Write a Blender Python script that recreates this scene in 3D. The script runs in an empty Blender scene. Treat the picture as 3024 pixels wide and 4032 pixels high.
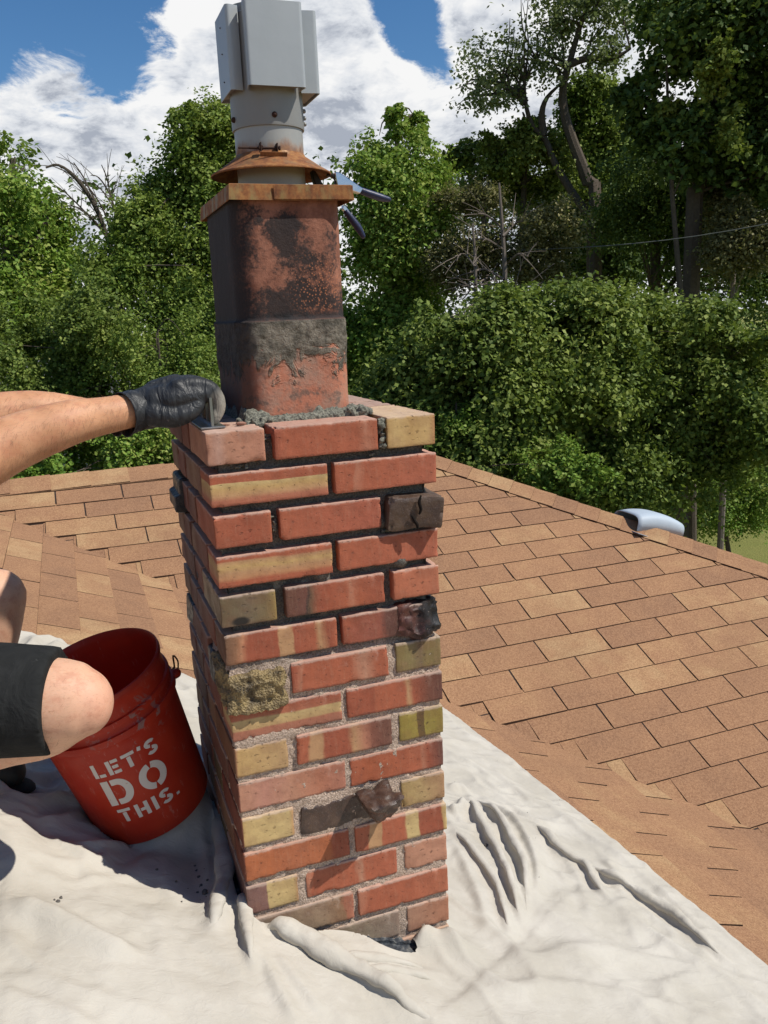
import bpy, bmesh, math, random
import numpy as np
from mathutils import Vector, Matrix, noise as mnoise
random.seed(7); RNG = np.random.default_rng(7)
scene = bpy.context.scene
COL = scene.collection
R = math.radians

# ------------------------------------------------------------------ camera, sky, sun, exposure
cam_d = bpy.data.cameras.new('camera'); cam = bpy.data.objects.new('camera', cam_d); COL.objects.link(cam)
CAM = np.array([-0.2032, -1.3814, 0.1726]); ROT = (1.3438, 0.0431, -0.3598); FPX = 3350.0
cam.location = CAM; cam.rotation_euler = ROT
cam_d.sensor_fit = 'VERTICAL'; cam_d.sensor_height = 24.0; cam_d.lens = 24.0 * FPX / 4032.0
cam_d.clip_start = 0.02; cam_d.clip_end = 2000
scene.camera = cam
SUN_AZ, SUN_EL = R(57), R(53)          # azimuth measured from -Y towards +X
SDIR = Vector((math.sin(SUN_AZ) * math.cos(SUN_EL), -math.cos(SUN_AZ) * math.cos(SUN_EL), math.sin(SUN_EL)))
world = bpy.data.worlds.new('World'); scene.world = world; world.use_nodes = True
sun_d = bpy.data.lights.new('sun', 'SUN'); sun = bpy.data.objects.new('sun', sun_d); COL.objects.link(sun)
sun_d.energy = 5.0; sun_d.angle = R(0.53); sun_d.color = (1.0, 0.95, 0.86)
sun.rotation_euler = SDIR.to_track_quat('Z', 'Y').to_euler()
scene.view_settings.view_transform = 'Standard'; scene.view_settings.look = 'None'
scene.view_settings.exposure = 0.0; scene.view_settings.gamma = 1.0
scene.view_settings.use_curve_mapping = False

def cam_ray(u, v):
    d = Vector(((u - 1512) / FPX, -(v - 2016) / FPX, -1.0))
    from mathutils import Euler
    return np.array(Euler(ROT, 'XYZ').to_matrix() @ d)
def on_plane(u, v, n, d):
    r = cam_ray(u, v); n = np.array(n, float); t = (d - n @ CAM) / (n @ r); return CAM + t * r
def at_dist(u, v, dist):               # point at horizontal distance dist from the photographer
    r = cam_ray(u, v); return CAM + r * dist / math.hypot(r[0], r[1])

# ------------------------------------------------------------------ sky with clouds
def nd(nt, t, **k):
    n = nt.nodes.new(t)
    for a, b in k.items(): setattr(n, a, b)
    return n
def build_world():
    nt = world.node_tree; nt.nodes.clear(); L = nt.links.new
    out = nd(nt, 'ShaderNodeOutputWorld')
    sky = nd(nt, 'ShaderNodeTexSky', sky_type='NISHITA', sun_disc=False)
    sky.sun_elevation = SUN_EL; sky.sun_rotation = math.pi - SUN_AZ
    sky.air_density = 1.0; sky.dust_density = 0.0; sky.ozone_density = 5.0
    bg = nd(nt, 'ShaderNodeBackground'); bg.inputs['Strength'].default_value = 0.10
    hs_ = nd(nt, 'ShaderNodeHueSaturation'); hs_.inputs['Saturation'].default_value = 1.18; L(sky.outputs[0], hs_.inputs['Color']); L(hs_.outputs[0], bg.inputs['Color'])
    tc = nd(nt, 'ShaderNodeTexCoord'); nrm = nd(nt, 'ShaderNodeVectorMath', operation='NORMALIZE')
    L(tc.outputs['Generated'], nrm.inputs[0])
    sep = nd(nt, 'ShaderNodeSeparateXYZ'); L(nrm.outputs[0], sep.inputs[0])
    zz = nd(nt, 'ShaderNodeMath', operation='ADD'); L(sep.outputs[2], zz.inputs[0]); zz.inputs[1].default_value = 0.35
    zm = nd(nt, 'ShaderNodeMath', operation='MAXIMUM'); L(zz.outputs[0], zm.inputs[0]); zm.inputs[1].default_value = 0.1
    inv = nd(nt, 'ShaderNodeMath', operation='DIVIDE'); inv.inputs[0].default_value = 1.0; L(zm.outputs[0], inv.inputs[1])
    sc = nd(nt, 'ShaderNodeVectorMath', operation='SCALE'); L(nrm.outputs[0], sc.inputs[0]); L(inv.outputs[0], sc.inputs['Scale'])
    def noise(vec, s, det, rough=.58, dist=0.0, off=None):
        n = nd(nt, 'ShaderNodeTexNoise'); n.inputs['Scale'].default_value = s; n.inputs['Detail'].default_value = det
        n.inputs['Roughness'].default_value = rough; n.inputs['Distortion'].default_value = dist
        if off is not None:
            a = nd(nt, 'ShaderNodeVectorMath', operation='ADD'); L(vec, a.inputs[0]); a.inputs[1].default_value = off; vec = a.outputs[0]
        L(vec, n.inputs['Vector']); return n.outputs['Fac']
    def m(op, a, b=None, clamp=False):
        n = nd(nt, 'ShaderNodeMath', operation=op, use_clamp=clamp)
        for i, x in enumerate((a, b)):
            if x is None: continue
            if isinstance(x, (int, float)): n.inputs[i].default_value = x
            else: L(x, n.inputs[i])
        return n.outputs[0]
    dens = noise(sc.outputs[0], 2.6, 12, .56, .15)
    dens = m('ADD', m('MULTIPLY', m('SUBTRACT', dens, .5), 1.25), m('MULTIPLY', m('SUBTRACT', noise(sc.outputs[0], 8, 12, .68, .4), .5), 1.15))
    hi = nd(nt, 'ShaderNodeMapRange'); L(sep.outputs[2], hi.inputs['Value']); hi.inputs['From Min'].default_value = .38; hi.inputs['From Max'].default_value = .75; hi.inputs['To Max'].default_value = -.22
    dens = m('ADD', dens, hi.outputs[0])
    # cloud banks and clear gaps, each a direction in the sky: (pixel of the photo, radius deg, weight)
    for (u, v, rad, w) in [(1050, 150, 7, .42), (1300, 450, 8, .55), (250, 640, 9, .5), (760, 560, 9, .55), (1950, 20, 4.0, .85), (1850, 600, 6, .40), (1560, 420, 3.4, .35),
                           (2500, 200, 12, .45), (100, 340, 4, .22), (30, 560, 5, .3), (900, 330, 5, .25), (2250, 500, 8, .3), (740, 60, 2.6, .35), (480, 430, 4, .25),
                           (300, 80, 7.5, -.88), (-200, 60, 9, -.5), (590, 190, 3.6, -.42), (1630, 60, 3.0, -.70), (1480, -120, 4, -.3), (1800, 240, 3.2, -.62), (1720, 400, 2.4, -.42),
                           (480, 330, 2.0, -.3), (1560, 160, 2.6, -.4), (290, 460, 1.4, -.35), (690, 190, 1.0, -.4), (230, 220, 2.0, .26), (500, 70, 1.3, .40), (60, 130, 1.4, .16), (430, 260, 2.0, .16)]:
        d = cam_ray(u, v); d = d / np.linalg.norm(d)
        dp = nd(nt, 'ShaderNodeVectorMath', operation='DOT_PRODUCT'); L(nrm.outputs[0], dp.inputs[0]); dp.inputs[1].default_value = d
        k = 1.0 / (1 - math.cos(R(rad)))
        e = m('EXPONENT', m('MULTIPLY', m('SUBTRACT', 1.0, dp.outputs['Value']), -k))
        dens = m('ADD', dens, m('MULTIPLY', e, w))
    mask = nd(nt, 'ShaderNodeMapRange', interpolation_type='SMOOTHSTEP')
    L(dens, mask.inputs['Value']); mask.inputs['From Min'].default_value = -.03; mask.inputs['From Max'].default_value = .20
    n1 = noise(sc.outputs[0], 3.2, 10, .6, .2)
    n3 = noise(sc.outputs[0], 9, 8, .62, .3)
    sh = m('ADD', m('SUBTRACT', 1.05, m('MULTIPLY', m('MINIMUM', dens, .42), 1.25)), m('ADD', m('MULTIPLY', m('SUBTRACT', n1, .5), 3.0), m('MULTIPLY', m('SUBTRACT', n3, .5), 2.4)), True)
    up = nd(nt, 'ShaderNodeMapRange'); L(sep.outputs[2], up.inputs['Value']); up.inputs['From Min'].default_value = 0.05; up.inputs['From Max'].default_value = .55
    up.inputs['To Min'].default_value = -.12; up.inputs['To Max'].default_value = .16
    sh = m('ADD', sh, up.outputs[0], True)
    cr = nd(nt, 'ShaderNodeValToRGB'); L(sh, cr.inputs[0])
    cr.color_ramp.elements[0].position = .05; cr.color_ramp.elements[0].color = (.42, .46, .54, 1)
    cr.color_ramp.elements[1].position = .75; cr.color_ramp.elements[1].color = (1.0, 1.0, 1.0, 1)
    e2 = cr.color_ramp.elements.new(.38); e2.color = (.78, .81, .86, 1)
    bc = nd(nt, 'ShaderNodeBackground'); L(cr.outputs[0], bc.inputs['Color']); bc.inputs['Strength'].default_value = 0.93
    mx = nd(nt, 'ShaderNodeMixShader'); L(mask.outputs[0], mx.inputs[0]); L(bg.outputs[0], mx.inputs[1]); L(bc.outputs[0], mx.inputs[2])
    L(mx.outputs[0], out.inputs['Surface'])
build_world()

# ------------------------------------------------------------------ helpers
def vnoise(P, scale, seed=0, octaves=1, gain=.5):
    """value noise, P (n,3), result about -1..1"""
    P = np.asarray(P, float) * scale; out = np.zeros(len(P)); amp = 1.0
    for o in range(octaves):
        Q = P * (2.03 ** o) + 17.3 * o + seed * 5.17
        I = np.floor(Q).astype(np.int64); F = Q - I; F = F * F * (3 - 2 * F)
        acc = 0
        for dx in (0, 1):
            for dy in (0, 1):
                for dz in (0, 1):
                    h = ((I[:, 0] + dx) * 374761393 + (I[:, 1] + dy) * 668265263 + (I[:, 2] + dz) * 2147483647 + seed * 1274126177) & 0xffffffff
                    h = ((h ^ (h >> 13)) * 1274126177) & 0xffffffff
                    v = ((h ^ (h >> 16)) & 0xffff) / 32767.5 - 1
                    wx = F[:, 0] if dx else 1 - F[:, 0]; wy = F[:, 1] if dy else 1 - F[:, 1]; wz = F[:, 2] if dz else 1 - F[:, 2]
                    acc = acc + v * wx * wy * wz
        out += amp * acc; amp *= gain
    return out
def mesh_np(name, V, Fq, smooth=False):
    me = bpy.data.meshes.new(name); V = np.asarray(V, np.float32); Fq = np.asarray(Fq, np.int32)
    n, k = Fq.shape
    me.vertices.add(len(V)); me.vertices.foreach_set('co', V.ravel())
    me.loops.add(n * k); me.loops.foreach_set('vertex_index', Fq.ravel())
    me.polygons.add(n); me.polygons.foreach_set('loop_start', np.arange(0, n * k, k, dtype=np.int32))
    me.polygons.foreach_set('loop_total', np.full(n, k, np.int32))
    me.update(calc_edges=True); me.validate()
    if smooth: me.polygons.foreach_set('use_smooth', np.ones(len(me.polygons), bool))
    return me
def link(name, me, mat=None, parent=None, loc=None, **props):
    o = bpy.data.objects.new(name, me); COL.objects.link(o)
    if mat is not None and me is not None and len(me.materials) == 0: me.materials.append(mat)
    if parent is not None: o.parent = parent
    if loc is not None: o.location = loc
    for a, b in props.items(): o[a] = b
    return o
def bm_obj(name, bm, mat, parent=None, smooth=True, **props):
    me = bpy.data.meshes.new(name); bm.normal_update(); bm.to_mesh(me); bm.free()
    if smooth:
        for p in me.polygons: p.use_smooth = True
        me.set_sharp_from_angle(angle=R(42))
    return link(name, me, mat, parent, **props)
def thing(name, label, cat, loc=(0, 0, 0), group=None):
    o = bpy.data.objects.new(name, None); COL.objects.link(o); o.location = loc; o.empty_display_size = .1
    o['label'] = label; o['category'] = cat
    if group: o['group'] = group
    return o
def tag(o, label, cat, group=None):
    o['label'] = label; o['category'] = cat
    if group: o['group'] = group
    return o
def catmull(P, n):
    P = [np.array(p, float) for p in P]; P = [2 * P[0] - P[1]] + P + [2 * P[-1] - P[-2]]; out = []
    for i in range(1, len(P) - 2):
        for k in range(n):
            t = k / n; a, b, c, d = P[i - 1:i + 3]
            out.append(.5 * ((2 * b) + (c - a) * t + (2 * a - 5 * b + 4 * c - d) * t * t + (3 * b - 3 * c + d - a) * t ** 3))
    out.append(P[-2]); return np.array(out)
def add_tube(bm, pts, rad, seg=12, sub=4, cap='round', flat=1.0, flatdir=None):
    """smooth tapered tube along pts with radii rad"""
    D = catmull([list(p) + [r] for p, r in zip(pts, rad)], sub) if sub > 1 else np.array([list(p) + [r] for p, r in zip(pts, rad)])
    P = D[:, :3]; r = np.maximum(D[:, 3], 1e-4); n = len(P)
    T = np.gradient(P, axis=0); T /= np.linalg.norm(T, axis=1)[:, None] + 1e-12
    ref = np.array([0, 0, 1.0]) if flatdir is None else np.array(flatdir, float)
    if abs(T[0] @ ref) > .95: ref = np.array([1.0, 0, 0])
    rings = []
    ex = []
    if cap == 'round':
        for a in (75, 50, 25): ex.append((P[0] - T[0] * r[0] * math.sin(R(a)), T[0], r[0] * math.cos(R(a))))
    for i in range(n): ex.append((P[i], T[i], r[i]))
    if cap == 'round':
        for a in (25, 50, 75): ex.append((P[-1] + T[-1] * r[-1] * math.sin(R(a)), T[-1], r[-1] * math.cos(R(a))))
    u = ref - (ref @ ex[0][1]) * ex[0][1]; u /= np.linalg.norm(u)
    for p, t, rr in ex:
        u = u - (u @ t) * t; u /= np.linalg.norm(u) + 1e-12; w = np.cross(t, u)
        rings.append([bm.verts.new(p + rr * (math.cos(2 * math.pi * k / seg) * u * flat + math.sin(2 * math.pi * k / seg) * w)) for k in range(seg)])
    for a, b in zip(rings[:-1], rings[1:]):
        for k in range(seg): bm.faces.new((a[k], a[(k + 1) % seg], b[(k + 1) % seg], b[k]))
    if cap: bm.faces.new(rings[0][::-1]); bm.faces.new(rings[-1])
    return rings
def add_box(bm, x0, x1, y0, y1, z0, z1, M=None):
    v = [bm.verts.new((x, y, z)) for x in (x0, x1) for y in (y0, y1) for z in (z0, z1)]
    if M is not None:
        for q in v: q.co = M @ q.co
    for f in ((0, 1, 3, 2), (4, 6, 7, 5), (0, 4, 5, 1), (2, 3, 7, 6), (0, 2, 6, 4), (1, 5, 7, 3)): bm.faces.new([v[i] for i in f])
    return v
def add_ball(bm, c, r, seg=12, M=None):
    m_ = Matrix.Translation(c) @ Matrix.Diagonal((*((r, r, r) if isinstance(r, (int, float)) else r), 1))
    bmesh.ops.create_uvsphere(bm, u_segments=seg, v_segments=seg // 2 + 2, radius=1, matrix=(M @ m_) if M is not None else m_)
def bevel_all(bm, w, seg=2):
    bmesh.ops.bevel(bm, geom=list(bm.edges), offset=w, segments=seg, affect='EDGES', profile=.7)
def organic(name, bm, mat, parent, voxel=.006, smooth=6, **props):
    """union of overlapping solids into one continuous skin"""
    me = bpy.data.meshes.new(name); bm.to_mesh(me); bm.free()
    o = bpy.data.objects.new(name, me); COL.objects.link(o)
    a = o.modifiers.new('r', 'REMESH'); a.mode = 'VOXEL'; a.voxel_size = voxel
    b = o.modifiers.new('s', 'SMOOTH'); b.factor = .5; b.iterations = smooth
    dg = bpy.context.evaluated_depsgraph_get(); me2 = bpy.data.meshes.new_from_object(o.evaluated_get(dg))
    o.modifiers.clear(); o.data = me2; me2.name = name
    me2.polygons.foreach_set('use_smooth', np.ones(len(me2.polygons), bool))
    me2.materials.clear(); me2.materials.append(mat); o.parent = parent
    for k, v in props.items(): o[k] = v
    return o

# ------------------------------------------------------------------ material helper
class Mat:
    def __init__(s, name, rough=.8, metal=0.0, spec=.3):
        s.m = bpy.data.materials.new(name); s.m.use_nodes = True; s.nt = s.m.node_tree
        s.b = s.nt.nodes['Principled BSDF']; s.b.inputs['Roughness'].default_value = rough
        s.b.inputs['Metallic'].default_value = metal; s.b.inputs['Specular IOR Level'].default_value = spec
        s.tc = s.nt.nodes.new('ShaderNodeTexCoord'); s.geo = s.nt.nodes.new('ShaderNodeNewGeometry')
    def L(s, a, b): s.nt.links.new(a, b)
    def set(s, sock, x):
        if isinstance(x, (int, float)): sock.default_value = x
        elif isinstance(x, (tuple, list)): sock.default_value = (*x, 1)[:4] if len(x) == 3 and sock.type == 'RGBA' else x
        else: s.L(x, sock)
    def obj(s): return s.tc.outputs['Object']
    def pos(s): return s.geo.outputs['Position']
    def mapping(s, vec, scale=(1, 1, 1), rot=(0, 0, 0), loc=(0, 0, 0)):
        n = s.nt.nodes.new('ShaderNodeMapping'); s.L(vec, n.inputs[0]); n.inputs['Scale'].default_value = scale
        n.inputs['Rotation'].default_value = rot; n.inputs['Location'].default_value = loc; return n.outputs[0]
    def noise(s, vec, scale, det=4, rough=.55, dist=0.0, col=False):
        n = s.nt.nodes.new('ShaderNodeTexNoise'); s.L(vec, n.inputs['Vector']); n.inputs['Scale'].default_value = scale
        n.inputs['Detail'].default_value = det; n.inputs['Roughness'].default_value = rough; n.inputs['Distortion'].default_value = dist
        return n.outputs['Color' if col else 'Fac']
    def voro(s, vec, scale, feature='F1', out='Distance', rnd=1.0):
        n = s.nt.nodes.new('ShaderNodeTexVoronoi'); n.feature = feature; s.L(vec, n.inputs['Vector']); n.inputs['Scale'].default_value = scale
        n.inputs['Randomness'].default_value = rnd
        return n.outputs[out]
    def math(s, op, a, b=None, clamp=False):
        n = s.nt.nodes.new('ShaderNodeMath'); n.operation = op; n.use_clamp = clamp; s.set(n.inputs[0], a)
        if b is not None: s.set(n.inputs[1], b)
        return n.outputs[0]
    def rng(s, v, a, b, c=0.0, d=1.0):
        n = s.nt.nodes.new('ShaderNodeMapRange'); n.interpolation_type = 'SMOOTHSTEP'; s.set(n.inputs['Value'], v)
        n.inputs['From Min'].default_value = a; n.inputs['From Max'].default_value = b
        n.inputs['To Min'].default_value = c; n.inputs['To Max'].default_value = d; return n.outputs[0]
    def mix(s, f, a, b, mode='MIX'):
        n = s.nt.nodes.new('ShaderNodeMix'); n.data_type = 'RGBA'; n.blend_type = mode; n.clamp_factor = True
        s.set(n.inputs[0], f)
        for k, x in ((6, a), (7, b)):
            if isinstance(x, (tuple, list)): n.inputs[k].default_value = (*x[:3], 1)
            else: s.L(x, n.inputs[k])
        return n.outputs[2]
    def ramp(s, f, stops, interp='LINEAR'):
        n = s.nt.nodes.new('ShaderNodeValToRGB'); s.set(n.inputs[0], f); cr = n.color_ramp; cr.interpolation = interp
        cr.elements[0].position = stops[0][0]; cr.elements[0].color = (*stops[0][1], 1)
        cr.elements[1].position = stops[-1][0]; cr.elements[1].color = (*stops[-1][1], 1)
        for p, c in stops[1:-1]:
            e = cr.elements.new(p); e.color = (*c, 1)
        return n.outputs[0]
    def sep(s, vec):
        n = s.nt.nodes.new('ShaderNodeSeparateXYZ'); s.L(vec, n.inputs[0]); return n.outputs
    k = .84
    def base(s, c):
        if isinstance(c, (tuple, list)): s.set(s.b.inputs['Base Color'], tuple(v * s.k for v in c[:3]))
        else: s.set(s.b.inputs['Base Color'], s.mix(1.0, c, (s.k, s.k, s.k), 'MULTIPLY'))
    def bump(s, h, strength=.5, dist=.001, prev=None):
        n = s.nt.nodes.new('ShaderNodeBump'); s.set(n.inputs['Height'], h); n.inputs['Strength'].default_value = strength
        n.inputs['Distance'].default_value = dist
        if prev is not None: s.L(prev, n.inputs['Normal'])
        s.L(n.outputs[0], s.b.inputs['Normal']); return n.outputs[0]
    def random(s):
        n = s.nt.nodes.new('ShaderNodeObjectInfo'); return n.outputs['Random']
def blob(M, vec, c, r, soft=.6):
    """1 inside an ellipsoidal patch of centre c and radii r on the thing itself"""
    q = M.mapping(vec, scale=tuple(1 / x for x in r), loc=tuple(-a / x for a, x in zip(c, r)))
    n = M.nt.nodes.new('ShaderNodeVectorMath'); n.operation = 'LENGTH'; M.L(q, n.inputs[0])
    return M.rng(n.outputs['Value'], 1 - soft, 1.0 + soft * .3, 1, 0)

# ------------------------------------------------------------------ roof geometry constants (metres, z = 0 is the top of the brickwork)
PB, ZB = .40, -.945          # slope carrying the chimney falls towards +x
PA, ZA = .425, -2.07         # far slope rises towards +y
ZC, PC = .07, .406           # slope beyond the hip falls towards +x
RY = 3.46; RZ = ZA + PA * RY # ridge
def zB(x, y): return ZB - PB * x
def zA(x, y): return ZA + PA * y
def zC(x, y): return ZC - PC * x
def valley_y(x): return (ZB - ZA) / PA - PB / PA * x
def hip_y(x): return (ZC - ZA) / PA - PC / PA * x
EAVE_X, EAVE_Y, BACK_Y, LEFT_X = 4.6, -4.5, 7.5, -2.6

# ---- shingle material
def shingle_mat(name):
    M = Mat(name, .95, 0, .15)
    p = M.pos(); rnd = M.random()
    blend = M.noise(p, 7.0, 3, .6)
    t = M.math('ADD', M.math('MULTIPLY', rnd, .95), M.math('MULTIPLY', M.math('SUBTRACT', blend, .5), 1.1), True)
    c = M.ramp(t, [(0.0, (.30, .128, .070)), (.28, (.39, .175, .088)), (.6, (.47, .222, .108)), (.80, (.55, .295, .138)), (1.0, (.68, .43, .21))])
    g = M.noise(p, 900, 2, .7); g2 = M.voro(p, 620, out='Color')
    g3 = M.noise(p, 330, 3, .75)
    c = M.mix(M.rng(g, .42, .62), M.mix(.40, c, (.12, .055, .032)), M.mix(.20, c, (.76, .47, .25)))
    c = M.mix(M.rng(g3, .36, .64), M.mix(.38, c, (.13, .07, .045)), M.mix(.18, c, (.82, .55, .32)))
    g4 = M.noise(p, 120, 4, .8); c = M.mix(M.rng(g4, .38, .62), M.mix(.22, c, (.13, .07, .045)), M.mix(.14, c, (.88, .58, .33)))
    d = M.noise(p, 2.2, 5, .6); c = M.mix(M.rng(d, .4, .75, 0, .22), c, (.16, .09, .06))
    c = M.mix(M.rng(M.noise(p, 160, 3, .7), .60, .70, 0, .45), c, (.11, .06, .04))
    M.base(c); b = M.bump(M.noise(p, 700, 2, .8), .9, .0012); M.bump(M.noise(p, 30, 3), .35, .004, b)
    return M.m
M_SH = shingle_mat('asphalt_shingle')
def edge_mat():
    M = Mat('asphalt_cut_edge', .95, 0, .1); M.base(M.mix(M.noise(M.pos(), 260, 4, .7), (.018, .012, .010), (.10, .055, .035))); return M.m
M_EDGE = edge_mat()
def simple(name, c, rough=.8, metal=0, spec=.3, nscale=None, c2=None, bump=None, bd=.002):
    M = Mat(name, rough, metal, spec)
    if nscale: M.base(M.mix(M.noise(M.obj(), nscale, 5, .6), c, c2))
    else: M.base(c)
    if bump: M.bump(M.noise(M.obj(), bump, 4, .6), .6, bd)
    return M.m
M_DECK = simple('roof_underlay', (.05, .035, .03), .95)

# ---- house body and roof deck
def clip(poly, a, b, c):     # keep a*x+b*y <= c
    out = []
    for i in range(len(poly)):
        p, q = poly[i - 1], poly[i]; dp = a * p[0] + b * p[1] - c; dq = a * q[0] + b * q[1] - c
        if dp * dq < 0:
            t = dp / (dp - dq); out.append((p[0] + (q[0] - p[0]) * t, p[1] + (q[1] - p[1]) * t))
        if dq <= 0: out.append(q)
    return out
def prism(bm, poly, zf, t0, t1f):
    """plan polygon on a slope zf, underside offset t0, upper side offset t1f(x, y)"""
    lo = [bm.verts.new((x, y, zf(x, y) + t0)) for x, y in poly]; hi = [bm.verts.new((x, y, zf(x, y) + t1f(x, y))) for x, y in poly]
    bm.faces.new(lo[::-1]); bm.faces.new(hi)
    for i in range(len(poly)): bm.faces.new((lo[i - 1], lo[i], hi[i], hi[i - 1])).material_index = 1
roof = bpy.data.objects.new('roof', None); COL.objects.link(roof)
bm = bmesh.new()
big = [(LEFT_X, EAVE_Y), (EAVE_X, EAVE_Y), (EAVE_X, BACK_Y), (LEFT_X, BACK_Y)]
vv = (ZB - ZA)
pB = clip(big, PB, PA, vv); prism(bm, pB, zB, -.14, lambda x, y: 0)
pA_ = clip(clip(clip(big, -PB, -PA, -vv), PC, PA, ZC - ZA), 0, 1, RY); prism(bm, pA_, zA, -.14, lambda x, y: 0)
zD = lambda x, y: RZ - PA * (y - RY)
xr = (ZC - RZ) / PC
pC = clip(clip(big, -PC, -PA, -(ZC - ZA)), -PC, PA, -(ZC - RZ) + PA * RY); prism(bm, pC, zC, -.14, lambda x, y: 0)
pD = clip(clip(big, 0, -1, -RY), PC, -PA, (ZC - RZ) - PA * RY); prism(bm, pD, zD, -.14, lambda x, y: 0)
me = bpy.data.meshes.new('roof'); bm.normal_update(); bm.to_mesh(me); bm.free(); me.materials.append(M_DECK); me.materials.append(M_DECK)
COL.objects.unlink(roof); bpy.data.objects.remove(roof); roof = link('roof', me, None, kind='structure')
bm = bmesh.new(); add_box(bm, LEFT_X + .4, EAVE_X - .5, EAVE_Y + .4, BACK_Y - .4, -5.0, -2.75)
bm_obj('house_wall', bm, simple('house_siding', (.55, .5, .42), .8, bump=40), None, False, kind='structure')

# ---- shingles: one object for each tab
EXA, TAB = .127, .333; EXB = .1327
def top_thick(lo, hi, axis, sgn):
    # thick butt at the exposed lower edge, tucked flush at the upper edge
    def f(x, y):
        v = (x, y)[axis]; t = (v - lo) / (hi - lo); return .0065 + (.0012 - .0065) * max(0, min(1, t))
    return f
tab_n = 0
def make_tab(poly, zf, lo, hi, axis, cache=None, jit=True, extra=None, lift=None):
    global tab_n
    if len(poly) < 3: return None
    ar = 0
    for i in range(len(poly)): ar += poly[i - 1][0] * poly[i][1] - poly[i][0] * poly[i - 1][1]
    if abs(ar) / 2 < 3e-4: return None
    if ar < 0: poly = poly[::-1]
    cx = sum(p[0] for p in poly) / len(poly); cy = sum(p[1] for p in poly) / len(poly)
    f = top_thick(lo, hi, axis, 1)
    bmx = bmesh.new(); s = random.uniform(-.0012, .0016) if jit else 0
    prism(bmx, poly, zf, .0006, lambda x, y: f(x, y) + s * (1 if f(x, y) > .003 else 0) + (max(0, .0035 * (1 - (x - lift) / .30)) if lift is not None else 0))
    if extra: prism(bmx, extra, zA, -.001, lambda x, y: .0009)
    me = bpy.data.meshes.new('shingle'); bmx.normal_update(); bmx.to_mesh(me); bmx.free()
    z0 = zf(cx, cy)
    me.transform(Matrix.Translation((-cx, -cy, -z0))); me.materials.append(M_SH); me.materials.append(M_EDGE)
    o = link('shingle', me, None, roof, (cx, cy, z0)); tab_n += 1
    return o
def rectw(x0, x1, y0, y1):   # slightly wavy hand-cut rectangle
    j = lambda: random.uniform(-.0012, .0012)
    return [(x0 + j(), y0 + j()), ((x0 + x1) / 2, y0 + j()), (x1 + j(), y0 + j()), (x1 + j(), y1), (x0 + j(), y1)]
rest = bmesh.new()
for k in range(-1, 34):
    y0 = 3.205 - EXA * k; y1 = y0 + EXA + .018; j0 = -.313 + .1365 * k; left = j0 - TAB
    if k < 0: left -= TAB * 2
    for i in range(-3 if k < 2 else 0, 40):
        xa = left + i * TAB + .0025; xb = left + (i + 1) * TAB - .0045
        poly = clip(rectw(xa, xb, y0, min(y1, RY - .005)), PC, PA, ZC - ZA - .01)
        poly = clip(poly, -PB, -PA, -(vv - .02)) if i < 0 else poly
        if len(poly) < 3: 
            if i > 2: break
            continue
        if max(p[0] for p in poly) < -1.3: continue
        if k <= 14 and xa < 3.4 and xb > -.75: make_tab(poly, zA, y0, y1, 1, lift=left if i in (0, 1) else None)
        else:
            f = top_thick(y0, y1, 1, 1); prism(rest, poly, zA, .0006, f)
slots = {-4: 2.41, -3: 2.258, -2: 2.083, -1: 2.231, 0: 2.065, 9: 1.162, 10: .972, 11: 1.127, 12: .939, 13: .761, 8: 1.335}
for k in range(-19, 34):
    x0 = .015 + EXB * k; x1 = x0 + EXB     # exposed part spans x0..x1, butt edge at x1
    ph = slots.get(k, .17 * (k % 2) + .04 * ((k * 7) % 5))
    ph = ph - math.floor(ph / TAB) * TAB
    for i in range(-15, 12):
        ya = ph + i * TAB + .003; yb = ya + TAB - .006
        full = [(x0 - .018, ya), (x1, ya), (x1, yb), (x0 - .018, yb)]; poly = clip(full, PB, PA, vv)
        if ya > 3.6: continue
        wfull = [(x0 + .0015, ya), (x1, ya), (x1, yb), (x0 + .0015, yb)]; woven = clip(clip(wfull, -PB, -PA, -vv), PB, PA, vv + .085); woven = clip(woven, 0, 1, RY - .02) if len(woven) >= 3 else []
        if len(poly) < 3 and len(woven) >= 3: prism(rest, woven, zA, -.001, lambda x, y: .0010); continue
        if len(poly) < 3: continue
        cx = (x0 + x1) / 2; cy = (ya + yb) / 2
        vis = cx < 2.6 and cy > -.35 and ((cy > 1.15 and cx > -.75) or (cx > .98 and cy > 0 and cx < 2.5))
        if -.12 < cx < .52 and -.12 < cy < .62: continue
        if vis:
            def zf(x, y): return ZB - PB * x
            # thick butt at x1
            make_tab(poly, zf, x1, x0 - .018, 0, extra=woven if len(woven) >= 3 else None)
        else:
            f = top_thick(x1, x0 - .018, 0, 1); prism(rest, poly, zB, .0006, f)
for k in range(0, 16):       # slope beyond the hip, seen edge-on
    x0 = xr + .05 + EXB * k
    for i in range(0, 26):
        ya = RY + .6 - i * TAB + (.16 if k % 2 else 0); poly = clip(clip([(x0, ya - TAB + .004), (x0 + EXB + .0, ya - TAB + .004), (x0 + EXB, ya), (x0, ya)], -PC, -PA, -(ZC - ZA + .01)), -PC, PA, -(ZC - RZ) + PA * RY)
        if len(poly) >= 3 and ya > -1: prism(rest, poly, zC, .0006, top_thick(x0 + EXB, x0, 0, 1))
me = bpy.data.meshes.new('shingle_field'); rest.normal_update(); rest.to_mesh(me); rest.free(); me.materials.append(M_SH); me.materials.append(M_EDGE)
link('shingle_field', me, None, roof, kind='stuff')
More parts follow.
